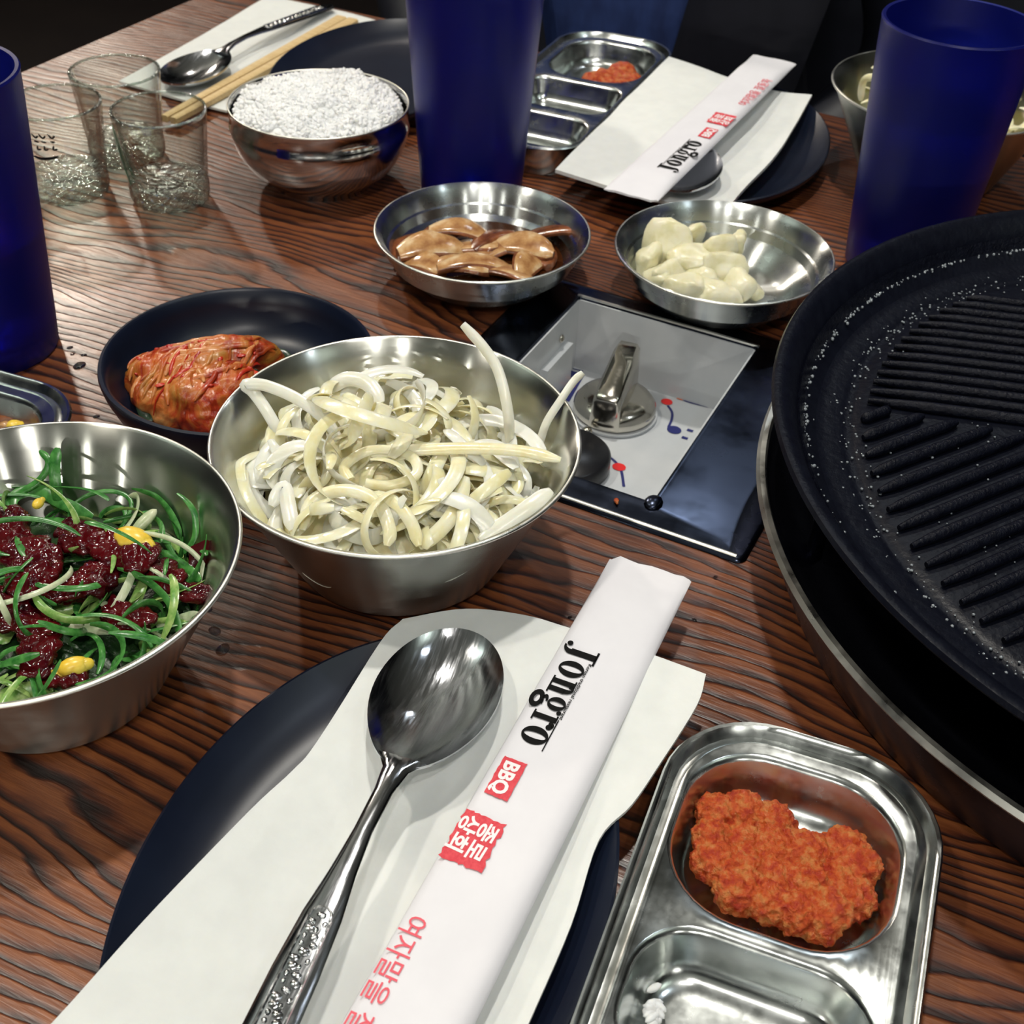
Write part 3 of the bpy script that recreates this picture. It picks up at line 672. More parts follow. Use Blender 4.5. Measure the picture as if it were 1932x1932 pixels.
# ------------------------------------------------------------------ burner control panel (table-local frame)
def panel():
    t = thing('burner_control_panel', 'recessed burner control panel with dark steel frame and white printed box, left of the grill', 'control panel', (0, 0, 0), R_(TA))
    U0, U1, V0, V1 = -.245, -.0730, .3745, .545; z0, z1 = .0004, .0018
    m = M(); hu0, hu1, hv0, hv1 = HU0 + .002, HU1 - .002, HV0 + .002, HV1 - .002
    # plate with rounded outer edge : outer ring loops -> hole loop
    def lp(u0, u1, v0, v1, r, z): return rrect((u0 + u1) / 2, (v0 + v1) / 2, u1 - u0, v1 - v0, r, z, 8)
    m.loft([lp(U0, U1, V0, V1, .004, z0), lp(U0, U1, V0, V1, .004, z1 - .0015), lp(U0 + .0006, U1 - .0006, V0 + .0006, V1 - .0006, .0036, z1 - .0004), lp(U0 + .0022, U1 - .0022, V0 + .0022, V1 - .0022, .003, z1),
            lp(U0 + .010, U1 - .010, V0 + .0085, V1 - .006, .003, z1 + .0004), lp(hu0 - .004, hu1 + .004, hv0 - .004, hv1 + .004, .003, z1 + .0006), lp(hu0 - .0022, hu1 + .0022, hv0 - .0022, hv1 + .0022, .003, z1 + .0012), lp(hu0 - .0006, hu1 + .0006, hv0 - .0006, hv1 + .0006, .0025, z1 + .0012), lp(hu0, hu1, hv0, hv1, .002, z1), lp(hu0, hu1, hv0, hv1, .002, z0)])
    m.build('frame_plate', M_PANEL, t)
    m = M(); m.sweep([Vector((u, V0 + .0024, z1 + .0001)) for u in [U0 + .004 + (U1 - U0 - .008) * k / 12 for k in range(13)]], .0022, .0012, n=6, taper=1); m.build('bright_edge', M_LIP, t)  # highlight along the front edge, built in as a strip of paler steel
    m = M()
    for (a, b, c, d) in ((hu0 - .0012, hu1 + .0012, hv1 + .0004, hv1 + .0016),): m.box((a, c, z1 + .0006), (b, d, z1 + .0018))
    m.build('bright_edge', M_LIP, t, smooth=False)
    # box
    m = M(); D = -.040; w = .0008
    m.box((hu0, hv0, D - w), (hu1, hv1, D)); m.build('box_floor', M_CREAM_P, t, smooth=False)
    for (a, b, c, d) in ((hu0, hu0 + w, hv0, hv1), (hu1 - w, hu1, hv0, hv1), (hu0 + w, hu1 - w, hv0, hv0 + w), (hu0 + w, hu1 - w, hv1 - w, hv1)):
        m = M(); m.box((a, c, D), (b, d, z1 - .0002)); m.build('box_wall', M_CREAM_P, t, smooth=False)
    iu0, iu1, iv0, iv1 = hu0 + w, hu1 - w, hv0 + w, hv1 - w; zf = D + .0003
    # knob
    kc = at(1160, 762, -.034); a = R_(-TA); ku = kc.x * math.cos(a) - kc.y * math.sin(a); kv = kc.x * math.sin(a) + kc.y * math.cos(a)
    k = bpy.data.objects.new('knob', None)
    m = M(); m.lathe([(0, 0), (.022, 0), (.0225, .001), (.0225, .0018), (0, .0020)], 40, c=(ku, kv, D + .0002)); m.build('knob_escutcheon', M_CREAM_P, t)
    m = M(); m.lathe([(0, 0), (.0205, 0), (.0215, .0012), (.0212, .0045), (.0190, .0075), (.0150, .0092), (0, .0095)], 48); kb = m.build('knob', M_CHROME, t); kb.location = (ku, kv, D + .0024); kb.rotation_euler = (0, 0, R_(7))
    m = M(); L = .0200
    secs = [(-.0205, .0064, .0175, .001), (-.0200, .0070, .0190, .001), (-.0170, .0072, .0205, .003), (-.0080, .0072, .0230, .006), (.0040, .0070, .0265, .006), (.0130, .0066, .0300, .005), (.0180, .0062, .0305, .003), (.0200, .0056, .0290, .002)]
    loops = []
    for (y, wx, top, bot) in secs:
        loops.append([Vector((x * wx, y, z)) for x, z in ((-1.15, bot), (1.15, bot), (1.05, top * .5), (.95, top * .92), (.7, top), (-.7, top), (-.95, top * .92), (-1.05, top * .5))])
    m.loft(loops, cap0=True, cap1=True); m.build('knob_grip', M_CHROME, kb)
    m = M(); m.ball((ku - .004, kv - .0258, D + .003), (.003, .003, .0028), 12, 8); m.build('indicator_stud', M_CHROME, t)
    # black knob
    m = M(); m.lathe([(0, 0), (.021, 0), (.0215, .001), (.0215, .008), (.020, .0095), (0, .0098)], 48); bk = m.build('black_knob', M_BLACKP, t); bq = at(1070, 850, -.030); bk.location = (bq.x * math.cos(a) - bq.y * math.sin(a), bq.x * math.sin(a) + bq.y * math.cos(a), D + .0002)
    # prints
    def toloc(px, py, z=-.0397):
        p = at(px, py, z); return p.x * math.cos(a) - p.y * math.sin(a), p.x * math.sin(a) + p.y * math.cos(a)
    def pr(f, mt, name='printed_mark', z=zf): return place_flat(f, name, mt, t, 0, 0, z)
    f = Flat(); f.poly([toloc(*p) for p in ((1066, 695), (1103, 707), (1074, 758), (1028, 738))]); pr(f, M_BLUEPRINT, 'blue_sticker')
    f = Flat(); 
    for p in ((1065, 700), (1084, 716), (1078, 728)): c = toloc(*p); f.disc(c[0], c[1], .0022, ry=.0012)
    pr(f, M_ORANGEP, 'sticker_flame', zf + .0001)
    def line(P, w, mt, name='printed_line'):
        f = Flat(); Q = [Vector((*toloc(*p), 0)) for p in P]; Q = catmull(Q, 5)
        for i in range(len(Q) - 1):
            d = (Q[i + 1] - Q[i]).normalized(); nx = Vector((-d.y, d.x, 0)) * w / 2; f.add([Q[i] - nx, Q[i + 1] - nx, Q[i + 1] + nx, Q[i] + nx], [(0, 1, 2, 3)])
        pr(f, mt, name)
    line([(1077, 683), (1071, 692), (1100, 700)], .0008, M_BLUEPRINT)
    line([(1077, 683), (1110, 692), (1130, 698)], .0008, M_BLUEPRINT)
    line([(1247, 735), (1285, 745), (1292, 756), (1336, 768)], .0009, M_BLUEPRINT)
    line([(1260, 765), (1268, 778), (1267, 792), (1261, 806)], .0013, M_BLUEPRINT)
    line([(1143, 858), (1160, 870), (1172, 888), (1177, 918)], .0014, M_BLUEPRINT)
    f = Flat(); c = toloc(1258, 758); f.disc(c[0], c[1], .0031, ry=.0028); pr(f, M_REDDOT, 'red_dot', zf + .0001)
    f = Flat(); c = toloc(1168, 881); f.disc(c[0], c[1], .0034, ry=.0030); pr(f, M_REDDOT, 'red_dot', zf + .0001)
    f = Flat(); c = toloc(1272, 811); f.disc(c[0], c[1], .0037, ry=.0034); pr(f, M_BLUEPRINT, 'blue_dot', zf + .0001)
    for (px, py, mt) in ((1302, 812, M_BLUEPRINT), (1292, 826, M_BLUEPRINT), (1283, 752, M_ORANGEP)):
        f = Flat(); c = toloc(px, py); f.rect(c[0] - .0016, c[1] - .001, c[0] + .0016, c[1] + .001); pr(f, mt)
    f = Flat(); c = toloc(1323, 757); f.rect(c[0] - .009, c[1] - .0012, c[0] + .006, c[1] + .0012); pr(f, M_INK, 'dark_slot', zf + .0002)
    # corner weld and screw
    m = M(); m.ball((hu1 + .001, hv0 - .0005, z1 + .001), (.004, .005, .0022), 12, 8); m.build('corner_weld', M_PANEL, t)
    m = M(); m.ball((iu0 + .0006, iv1 - .022, -.010), (.0014, .0022, .0022), 10, 8); m.build('screw', M_CHROME, t)
    m = M(); m.box((iu0, iv1 - .045, D + .001), (iu0 + .004, iv1 - .014, -.016)); m.build('inner_bracket', M_CREAM_P, t, smooth=False)
panel()
p = at(1163, 945, .003); o = clump('sauce_crumb', 'tiny orange sauce crumb on the front edge of the control panel frame', 'crumb', [(0, 0, 0, .0012, .0016, .0008), (.0002, -.0018, 0, .0007, .0008, .0006)], M_PASTE, (p.x, p.y, .0032), voxel=.0004, disp=0, sm=1)

# ------------------------------------------------------------------ burner housing + grill pan
GC = (.2860, .3640)
def burner():
    t = thing('burner_housing', 'round dark steel burner basin with a bright rim, under the grill pan', 'burner', (GC[0], GC[1], 0))
    m = M(); m.lathe([(.150, .0004), (.176, .0004), (.1775, .002), (.1845, .018), (.1895, .031), (.1905, .034), (.1880, .0335), (.184, .030), (.172, .016), (.150, .010), (.12, .008), (.06, .008), (0, .008)], 180); m.build('basin', M_BASIN, t)
    m = M(); m.lathe([(.1890, .0333), (.1915, .0335), (.1926, .0352), (.1914, .0370), (.1894, .0370), (.1884, .0352), (.1890, .0333)], 200, caps=False); m.build('bright_rim', M_LIP, t)
    for k in range(3):
        a = R_(60 + 120 * k); m = M(); m.sweep([Vector((.168 * math.cos(a), .168 * math.sin(a), z)) for z in (.012, .03, .052)], .012, .006, up=(math.cos(a), math.sin(a), 0), n=8, taper=1); m.build('pan_support', M_BASIN, t)
burner()
def grill():
    t = thing('grill_pan', 'round black cast iron barbecue grill pan with raised ridges, at the right', 'grill pan', (.2877, .361, 0))
    r = .194; h = .0745
    Z = lambda q: .0565 + .006 * math.cos(min(1, q / .161) * math.pi / 2)
    p = [(0, .050), (.10, .046), (.150, .046), (.172, .054), (.186, .066), (.1905, .071), (r, .0715), (r + .0012, .0732), (r + .0004, .0748), (r - .002, .0752), (r - .0036, .0742), (r - .0052, .0738), (.184, .0655), (.1805, .0595), (.178, .0575), (.172, .0565), (.167, .0565)]
    m = M(); m.lathe(p + [(.1655, .0560), (.1630, .0553), (.1610, .0562)] + [(q, Z(q)) for q in (.158, .145, .13, .11, .09, .07, .05, .03, .01, 0)], 200); m.build('pan_body', M_CAST, t)
    # greasy inner ring
    m = M(); m.lathe([(.1845, .0652), (.1836, .0668), (.1820, .0640), (.1806, .0606), (.1796, .0604), (.1815, .0618), (.1845, .0652)], 200, caps=False); m.build('greased_inner_edge', M_CASTWET, t)
    # ridges : chevron sectors around the centre (in world directions)
    def keep(a_, b_, q, lo, hi):
        best = []; run = []
        for k in range(81):
            p = a_.lerp(b_, k / 80); w = Matrix.Rotation(-R_(120 * q), 3, 'Z') @ p; an = math.degrees(math.atan2(w.y, w.x)) % 360
            if lo < an < hi: run.append(p)
            else: run = []
            if len(run) > len(best): best = list(run)
        return (best[0], best[-1]) if len(best) > 3 and (best[0] - best[-1]).length > .008 else None
    def ridge(P, q, lo, hi):
        P = keep(P[0], P[1], q, lo, hi)
        if not P: return
        pts = []
        for k in range(15):
            q = P[0].lerp(P[1], k / 14); rr = q.length; pts.append(Vector((q.x, q.y, Z(rr) + .0016)))
        mm = M(); mm.sweep(pts, .0042, .0052, n=10, taper=.2); mm.build('ridge', M_CASTWET, t)
    c = Vector((.2877, .361, 0)); R0 = .160
    # sector boundary rays from centre: A band (direction -14 deg) above, B band (29 deg) below
    def clip(p0, d, lim):
        # ray from interior start p0 going -d until radius R0
        b = p0.dot(d); cc = p0.dot(p0) - R0 * R0; s = -b - math.sqrt(max(0, b * b - cc)); return p0 + d * s
    dA = Vector((math.cos(R_(-13)), math.sin(R_(-13)), 0)); dB = Vector((math.cos(R_(29)), math.sin(R_(29)), 0))
    for q in range(3):
        Rq = Matrix.Rotation(R_(120 * q), 3, 'Z')
        # dividing line, from ring toward centre
        e0 = Vector((.1508, .3972, 0)) - c; e1 = Vector((.1897, .3833, 0)) - c; dl = (e1 - e0).normalized()
        e0 = e0 - dl * .006
        nB = Vector((-dB.y, dB.x, 0)); nA = Vector((-dA.y, dA.x, 0))
        for k in range(17):
            s = e0 + dl * (.0125 * k)
            st = clip(s, dB, 0)
            if (s - st).length > .006 and s.length < R0: ridge([Rq @ (s - dB * .001), Rq @ (st + dB * .002)], q, 120, 226)
        for k in range(14):
            off = .0040 + .0074 * k; s = e0 + nA * off; b = s.dot(dA); cc = s.dot(s) - R0 * R0
            if b * b - cc < 0: continue
            x0 = -b - math.sqrt(b * b - cc); x1 = min(-b + math.sqrt(b * b - cc), x0 + .16 - k * .004)
            ridge([Rq @ (s + dA * (x0 + .003)), Rq @ (s + dA * (x1 - .003))], q, 109, 240)
    # grease beads
    m = M(); rnd = random.Random(3)
    for k in range(420):
        a = R_(rnd.uniform(95, 235)); rr = .1808 + rnd.gauss(0, .0010); s = rnd.uniform(.0003, .0008); m.ball((rr * math.cos(a), rr * math.sin(a), .0612), (s, s * rnd.uniform(.7, 1.5), s), 5, 4)
    for k in range(520):
        a = R_(rnd.uniform(110, 235)); rr = (.1635 + rnd.gauss(0, .0030)) if k % 2 else rnd.uniform(.06, .178); s = rnd.uniform(.0002, .0007); m.ball((rr * math.cos(a), rr * math.sin(a), (.0562 if rr > .160 else Z(rr) + .0006)), (s, s, s * .8), 5, 4)
    o = m.build('grease_beads', mat('grease', (.22, .25, .28), .22, 0, 1.0, coat=1), t, merge=False); tag(o, kind='stuff')
grill()

# ================================================================== FOOD
def axis_frame(nrm):
    nrm = nrm.normalized(); a = nrm.cross(Vector((0, 0, 1)));
    if a.length < .1: a = nrm.cross(Vector((1, 0, 0)))
    a.normalize(); return a, nrm.cross(a).normalized(), nrm
def confine(p, c, rim, h, base, zmax=None, mg=.003):
    q = p - Vector((c[0], c[1], 0)); z = max(q.z, .006); R = base + (rim - base) * min(1, z / h) - mg
    r = math.hypot(q.x, q.y)
    if z < h + .002 and r > R: q.x *= R / r; q.y *= R / r
    q.z = z; return q + Vector((c[0], c[1], 0))
def ribbon_obj(name, pts, w, th, material, ups=None, up=(0, 0, 1), twist=0, taper=.2, wf=None, n=8):
    c = sum(pts, Vector()) / len(pts); m = M()
    m.sweep([p - c for p in pts], w, th, up=up, ups=ups, n=n, taper=taper, wf=wf, twist=twist); return m.build(name, material, loc=c, merge=False)
def arc_pts(c, nrm, R, a0, a1, n=22, ell=1.0, rise=0):
    x, y, z = axis_frame(nrm); return [c + x * (R * math.cos(a0 + (a1 - a0) * k / n)) + y * (R * ell * math.sin(a0 + (a1 - a0) * k / n)) + z * (rise * k / n) for k in range(n + 1)]
def heap_core(name, C, material, top, rim, h, base):
    m = M(); n = 48; rings = 20; V = [Vector((0, 0, top(0, 0)))]; F = []
    for i in range(1, rings + 1):
        for k in range(n):
            a = 2 * math.pi * k / n; 
            R = base
            for _ in range(8): zt = max(.006, top(R * math.cos(a), R * math.sin(a))); R = .5 * R + .5 * (base + (rim - base) * min(1, zt / h) - .0035)
            r = R * i / rings; x, y = r * math.cos(a), r * math.sin(a); V.append(Vector((x, y, max(.006, top(x, y)))))
    for k in range(n): F.append((0, 1 + k, 1 + (k + 1) % n))
    for i in range(rings - 1):
        for k in range(n): a = 1 + i * n + k; b = 1 + i * n + (k + 1) % n; F.append((a, a + n, b + n, b))
    L0 = 1 + (rings - 1) * n; bt = len(V)
    for k in range(n): a = 2 * math.pi * k / n; V.append(Vector(((base - .004) * math.cos(a), (base - .004) * math.sin(a), .0055)))
    for k in range(n): F.append((L0 + k, bt + k, bt + (k + 1) % n, L0 + (k + 1) % n))
    F.append(tuple(reversed(range(bt, bt + n)))); m.add(V, F); return m.build(name, material, loc=(C[0], C[1], 0))
# ---- onion slices
def onion_top(x, y):
    r2 = x * x + y * y; return .0500 - 5.0 * r2 + .011 * math.exp(-((x + .012) ** 2 + (y - .012) ** 2) / .0005)
def onions():
    rnd = random.Random(11); C = (-.0442, .3711); G = 'onion slices heaped in the centre bowl'
    lab = 'one of the thin translucent onion slices heaped in the centre bowl'
    for i in range(170):
        lvl = i / 169
        a = rnd.uniform(0, 2 * math.pi); rr = .050 * math.sqrt(rnd.random())
        bx, by = C[0] + rr * math.cos(a), C[1] + rr * math.sin(a)
        top = onion_top(bx - C[0], by - C[1])
        z = top - .010 * (1 - lvl) + rnd.uniform(-.001, .003)
        nrm = Vector((rnd.gauss(0, .45), rnd.gauss(0, .45) - .25, 1)) if rnd.random() < .8 else Vector((rnd.gauss(0, 1), rnd.gauss(0, 1), .5))
        R = rnd.uniform(.009, .021); span = rnd.uniform(1.8, 4.6); s0 = rnd.uniform(0, 6.28)
        P = arc_pts(Vector((bx, by, z)), nrm, R, s0, s0 + span, 22, rnd.uniform(.65, 1), rnd.uniform(-.004, .004))
        P = [confine(p, C, .067, .055, .041) for p in P]
        cc = Vector((bx, by, z)); mode = rnd.random(); ups = None
        if mode < .35: ups = [((p - cc).normalized() + Vector((0, 0, .6 + .4 * mode))).normalized() for p in P]
        w = rnd.uniform(.0038, .0064); th = rnd.uniform(.0008, .0012)
        o = ribbon_obj('onion_slice', P, w, th, M_ONION if rnd.random() < .72 else M_ONION2, ups=ups, up=(0, 0, 1), twist=rnd.uniform(-1.1, 1.1), taper=.3)
        tag(o, lab, 'onion slice', G)
    def special(P, w, th, label, m=M_ONION2, up=(0, 0, 1), **k):
        o = ribbon_obj('onion_slice', catmull(P, 7), w, th, m, up=up, **k); tag(o, label, 'onion slice', G)
    # tall one sticking up at the back right, slim one at the right, loop over the left rim, long horizontal one
    special([at(962, 842, .040), at(958, 775, .055), at(940, 700, .066), at(912, 655, .072), at(873, 612, .078)], .0042, .0022, 'tall curved onion slice sticking far up out of the centre bowl', up=(0, -1, .3), taper=.5)
    special([at(1015, 850, .040), at(1030, 800, .050), at(1058, 755, .058), at(1082, 720, .063), at(1100, 703, .066)], .0032, .0020, 'thin onion slice poking out over the right rim towards the chrome knob', up=(0, -1, .3), taper=.5)
    special([at(540, 880, .036), at(532, 830, .044), at(503, 775, .053), at(478, 740, .058), at(463, 726, .061), at(500, 727, .061), at(560, 752, .058), at(612, 790, .054), at(640, 830, .050)], .0046, .0016, 'pointed folded onion slice leaning over the left rim of the centre bowl', up=(0, -.7, .7), taper=.6)
    special([at(700, 858, .0520), at(800, 848, .0545), at(900, 846, .0545), at(990, 852, .0530), at(1058, 868, .0520)], .0048, .0022, 'long straight onion slice lying across the top of the heap, pointing right', M_ONION, up=(0, -.5, .8))
    special([at(660, 905, .050), at(650, 880, .0515), at(690, 852, .053), at(740, 850, .054), at(780, 865, .0535), at(785, 895, .052), at(740, 915, .0505), at(690, 912, .050)], .0040, .0018, 'closed onion ring lying on top of the heap at its centre left', M_ONION, up=(0, -.5, .8), taper=1)
    special([at(570, 1000, .042), at(590, 945, .046), at(650, 925, .050), at(710, 945, .050), at(735, 1000, .046), at(730, 1030, .043)], .0048, .0018, 'arched onion slice at the front left of the heap', M_ONION, up=(0, -.6, .7))
    special([at(690, 935, .050), at(740, 945, .051), at(775, 985, .048), at(790, 1030, .044)], .0046, .0018, 'curved onion slice hanging toward the front rim', M_ONION, up=(0, -.6, .7))
    special([at(880, 900, .051), at(860, 960, .048), at(830, 1000, .045), at(790, 1032, .042)], .0056, .0018, 'broad onion slice running down to the front rim, right of centre', M_ONION, up=(0, -.6, .7))
    special([at(1040, 925, .052), at(1000, 955, .050), at(950, 990, .046), at(905, 1020, .043)], .0060, .0018, 'broad white onion slice along the right front rim', M_ONION2, up=(0, -.5, .8))
    special([at(618, 735, .056), at(655, 715, .060), at(695, 725, .060), at(720, 760, .057)], .0060, .0022, 'thick white onion slice at the very top back of the heap', M_ONION2, up=(0, -.6, .7))
    special([at(512, 955, .044), at(535, 920, .047), at(545, 960, .045), at(552, 1000, .042)], .0056, .0022, 'pale white onion end piece against the left inner wall', M_ONION2, up=(0, -.6, .7))
    o = heap_core('onion_heap_core', C, M_ONION, lambda x, y: onion_top(x, y) - .0085 + .0035 * noise.noise(Vector((x * 120, y * 120, 0))), .067, .055, .041)
    tag(o, 'buried mass of sliced onion at the bottom of the centre bowl', 'onion', G, 'stuff')
onions()
# far bowl onion
def far_onion():
    rnd = random.Random(5); C = (.2506, .7495)
    m = M(); m.ball((0, 0, 0), (.048, .048, .014), 24, 10); o = m.build('onion_heap_core', M_ONION, loc=(C[0], C[1], .026)); tag(o, 'buried onion in the bowl behind the right-hand blue cup', 'onion', 'onion in the far bowl', 'stuff')
    for i in range(46):
        a = rnd.uniform(0, 6.28); rr = .046 * math.sqrt(rnd.random()); c = Vector((C[0] + rr * math.cos(a), C[1] + rr * math.sin(a), .034 + .012 * rnd.random()))
        nrm = Vector((rnd.gauss(0, .5), rnd.gauss(0, .5) - .3, 1)); R = rnd.uniform(.008, .02); s0 = rnd.uniform(0, 6.28)
        P = [confine(p, C, .067, .055, .041) for p in arc_pts(c, nrm, R, s0, s0 + rnd.uniform(1.5, 4), 16)]
        tag(ribbon_obj('onion_slice', P, rnd.uniform(.003, .005), .0015, M_ONION, taper=.3), 'one of the onion slices in the dim bowl behind the right-hand cup', 'onion slice', 'onion in the far bowl')
    P = [at(1624, 190, .046), at(1626, 165, .054), at(1632, 150, .060), at(1645, 146, .062), at(1662, 152, .060)]
    tag(ribbon_obj('onion_slice', catmull(P, 6), .0045, .0022, M_ONION, up=(0, -1, .4)), 'hooked onion slice standing up left of the right-hand cup', 'onion slice', 'onion in the far bowl')
far_onion()
# ---- scallion salad
def salad():
    rnd = random.Random(21); C = (-.157, .296); G = 'scallion shreds in the left bowl'
    lab = 'one of the curly green scallion shreds tangled in the left bowl'
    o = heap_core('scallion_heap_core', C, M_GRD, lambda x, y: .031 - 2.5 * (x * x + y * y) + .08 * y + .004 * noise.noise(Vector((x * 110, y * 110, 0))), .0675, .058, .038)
    tag(o, 'buried mass of scallion at the bottom of the left bowl', 'scallion', G, 'stuff')
    for i in range(280):
        a = rnd.uniform(0, 6.28); rr = .052 * math.sqrt(rnd.random()); lv = i / 280
        bx, by = C[0] + rr * math.cos(a), C[1] + rr * math.sin(a)
        z = .018 + (.025 - 3.0 * rr * rr + .006 * (by - C[1]) / .05) * lv + rnd.uniform(-.002, .002)
        nrm = Vector((rnd.gauss(0, .5), rnd.gauss(0, .5) - .1, 1)) if rnd.random() < .8 else Vector((rnd.gauss(0, 1), rnd.gauss(0, 1), .3))
        R = rnd.uniform(.007, .030); s0 = rnd.uniform(0, 6.28); P = arc_pts(Vector((bx, by, z)), nrm, R, s0, s0 + min(4.6, rnd.uniform(.025, .06) / R), 20, rnd.uniform(.6, 1), rnd.uniform(-.008, .008))
        P = [confine(p, C, .0675, .058, .038) for p in P]
        q = rnd.random(); mt = M_GR1 if q < .58 else (M_GR2 if q < .85 else M_GR3)
        tag(ribbon_obj('scallion_shred', P, rnd.uniform(.0015, .0030), rnd.uniform(.0006, .001), mt, twist=rnd.uniform(-2.5, 2.5), taper=.15, n=6), lab, 'scallion shred', G)
    def sp(P, w, mt, label, th=.0010, up=(0, -.6, .7), **k): tag(ribbon_obj('scallion_shred', catmull(P, 7), w, th, mt, up=up, taper=.15, **k), label, 'scallion shred', G)
    sp([at(112, 955, .038), at(105, 915, .046), at(103, 880, .052), at(108, 845, .057)], .0042, M_GR1, 'upright green scallion leaf sticking out of the left bowl, topmost tip')
    sp([at(30, 935, .040), at(75, 905, .045), at(92, 872, .051), at(75, 850, .053)], .0026, M_GR1, 'bent green scallion shred beside the upright leaf')
    sp([at(15, 1000, .036), at(25, 940, .040), at(70, 925, .041), at(110, 945, .040), at(175, 975, .037)], .0046, M_GR1, 'wide green scallion leaf arching along the back of the heap')
    sp([at(110, 1188, .031), at(160, 1186, .032), at(210, 1185, .032), at(290, 1175, .031)], .0042, M_GR3, 'long pale scallion stem with sauce on it, low in the heap')
    sp([at(295, 1180, .032), at(330, 1172, .034), at(375, 1158, .038)], .0036, M_GR3, 'pale scallion stem leaning on the right inner wall')
    sp([at(235, 1070, .037), at(270, 1075, .037), at(308, 1098, .035)], .0036, M_GR2, 'light green curved shred right of the sauce')
    sp([at(272, 1090, .037), at(262, 1120, .036), at(250, 1145, .035)], .0040, M_GR2, 'short yellow-green shred above the pale stem')
    sp([at(75, 1160, .034), at(110, 1152, .035), at(142, 1148, .035)], .0040, M_GR2, 'bright green stem piece near the orange sauce')
    sp([at(0, 1320, .034), at(40, 1305, .034), at(100, 1298, .033)], .0056, M_GR2, 'broad yellow-green shred at the front rim')
    sp([at(0, 1215, .033), at(15, 1190, .034), at(25, 1180, .034)], .0050, M_GR2, 'yellow-green shred cut by the left edge')
    sp([at(275, 1000, .036), at(310, 1020, .036), at(335, 1060, .034)], .0020, M_GR1, 'thin green arc near the right wall')
    sp([at(195, 985, .037), at(240, 975, .038), at(285, 965, .039)], .0016, M_GR1, 'fine green thread reaching to the right wall')
    sp([at(305, 1040, .036), at(350, 1070, .036), at(378, 1095, .038)], .0034, M_GR1, 'dark green shred touching the right inner wall')
    # sauce
    def blob(P, r, z, label, mt=M_SAUCE):
        S = []
        Q = catmull([at(u, v, z) for u, v in P], 4) if len(P) > 1 else [at(*P[0], z)]
        for k, q in enumerate(Q): rr = 1.22 * r * rnd.uniform(.75, 1.2); S.append((q.x - Q[0].x, q.y - Q[0].y, rnd.uniform(-.0008, .0012), rr, rr, rr * .42))
        clump('chili_sauce', label, 'sauce', S, mt, (Q[0].x, Q[0].y, z + .0022), voxel=.0008, disp=.0060, ds=.0042, group='dark red chili sauce on the scallion', sm=2)
    blob([(140, 1010), (180, 1035), (230, 1045), (265, 1062)], .0062, .0395, 'large glossy chili sauce streak across the middle of the salad')
    blob([(20, 1000), (45, 1045), (70, 1070), (60, 1115)], .0068, .0390, 'large chili sauce pool on the left of the salad')
    blob([(70, 1100), (100, 1130), (150, 1115), (185, 1100)], .0055, .0375, 'chili sauce patch in the centre of the salad')
    blob([(220, 1150), (235, 1180), (262, 1178)], .0046, .0345, 'chili sauce drop on the pale stem')
    blob([(30, 1175), (60, 1180), (80, 1220), (70, 1275)], .0050, .0355, 'orange-red chili sauce running toward the front rim')
    blob([(0, 1140), (15, 1155)], .0050, .0365, 'chili sauce lump cut by the left edge')
    blob([(270, 1070), (310, 1090), (320, 1110)], .0046, .0360, 'chili sauce patch toward the right wall')
    blob([(100, 1288), (135, 1285)], .0038, .0330, 'chili sauce under the lower corn kernel')
    P = [at(365, 1130, .038), at(385, 1060, .040), at(398, 1022, .046)]
    blob([(355, 1130), (385, 1125)], .0040, .0380, 'chili sauce smear near the right rim')
    m = M(); m.sweep([at(362, 1068, .037), at(380, 1048, .039), at(397, 1022, .043)], .010, .0014, up=(0, -.8, .5), taper=.1); o = m.build('red_leaf', M_SAUCE); tag(o, 'dark red leaf tip against the right inner wall of the salad bowl', 'leaf')
    # corn kernels
    def corn(u, v, z, s, label, rz, sq=.75):
        m = M(); m.ball((0, 0, 0), (.0052 * s, .0034 * s, .0030 * s), 16, 10); m.ball((.0034 * s, -.0004, .0004), (.0028 * s, .0022 * s, .0020 * s), 12, 8)
        p = at(u, v, z); o = m.build('corn_kernel', M_CORN, loc=p); o.rotation_euler = (.2, .1, rz); tag(o, label, 'corn kernel', 'yellow kernels on the salad')
    corn(252, 1020, .0440, 1.45, 'large yellow kernel on top of the chili sauce, back of the salad', R_(-20))
    corn(140, 1258, .0370, 1.0, 'yellow kernel near the front rim of the salad bowl', R_(30))
    corn(103, 1274, .0355, .55, 'small yellow kernel at the end of the front sauce drop', R_(0))
    corn(72, 950, .0420, .55, 'tiny orange-yellow tip on the green leaf at the back', R_(80))
    m = M(); m.ball((0, 0, 0), (.0062, .0024, .0018), 14, 8); p = at(272, 984, .040); o = m.build('scallion_end', M_GR3, loc=p); o.rotation_euler = (.1, -.4, R_(50)); tag(o, 'small pale cut scallion end above the large yellow kernel', 'scallion end')
salad()
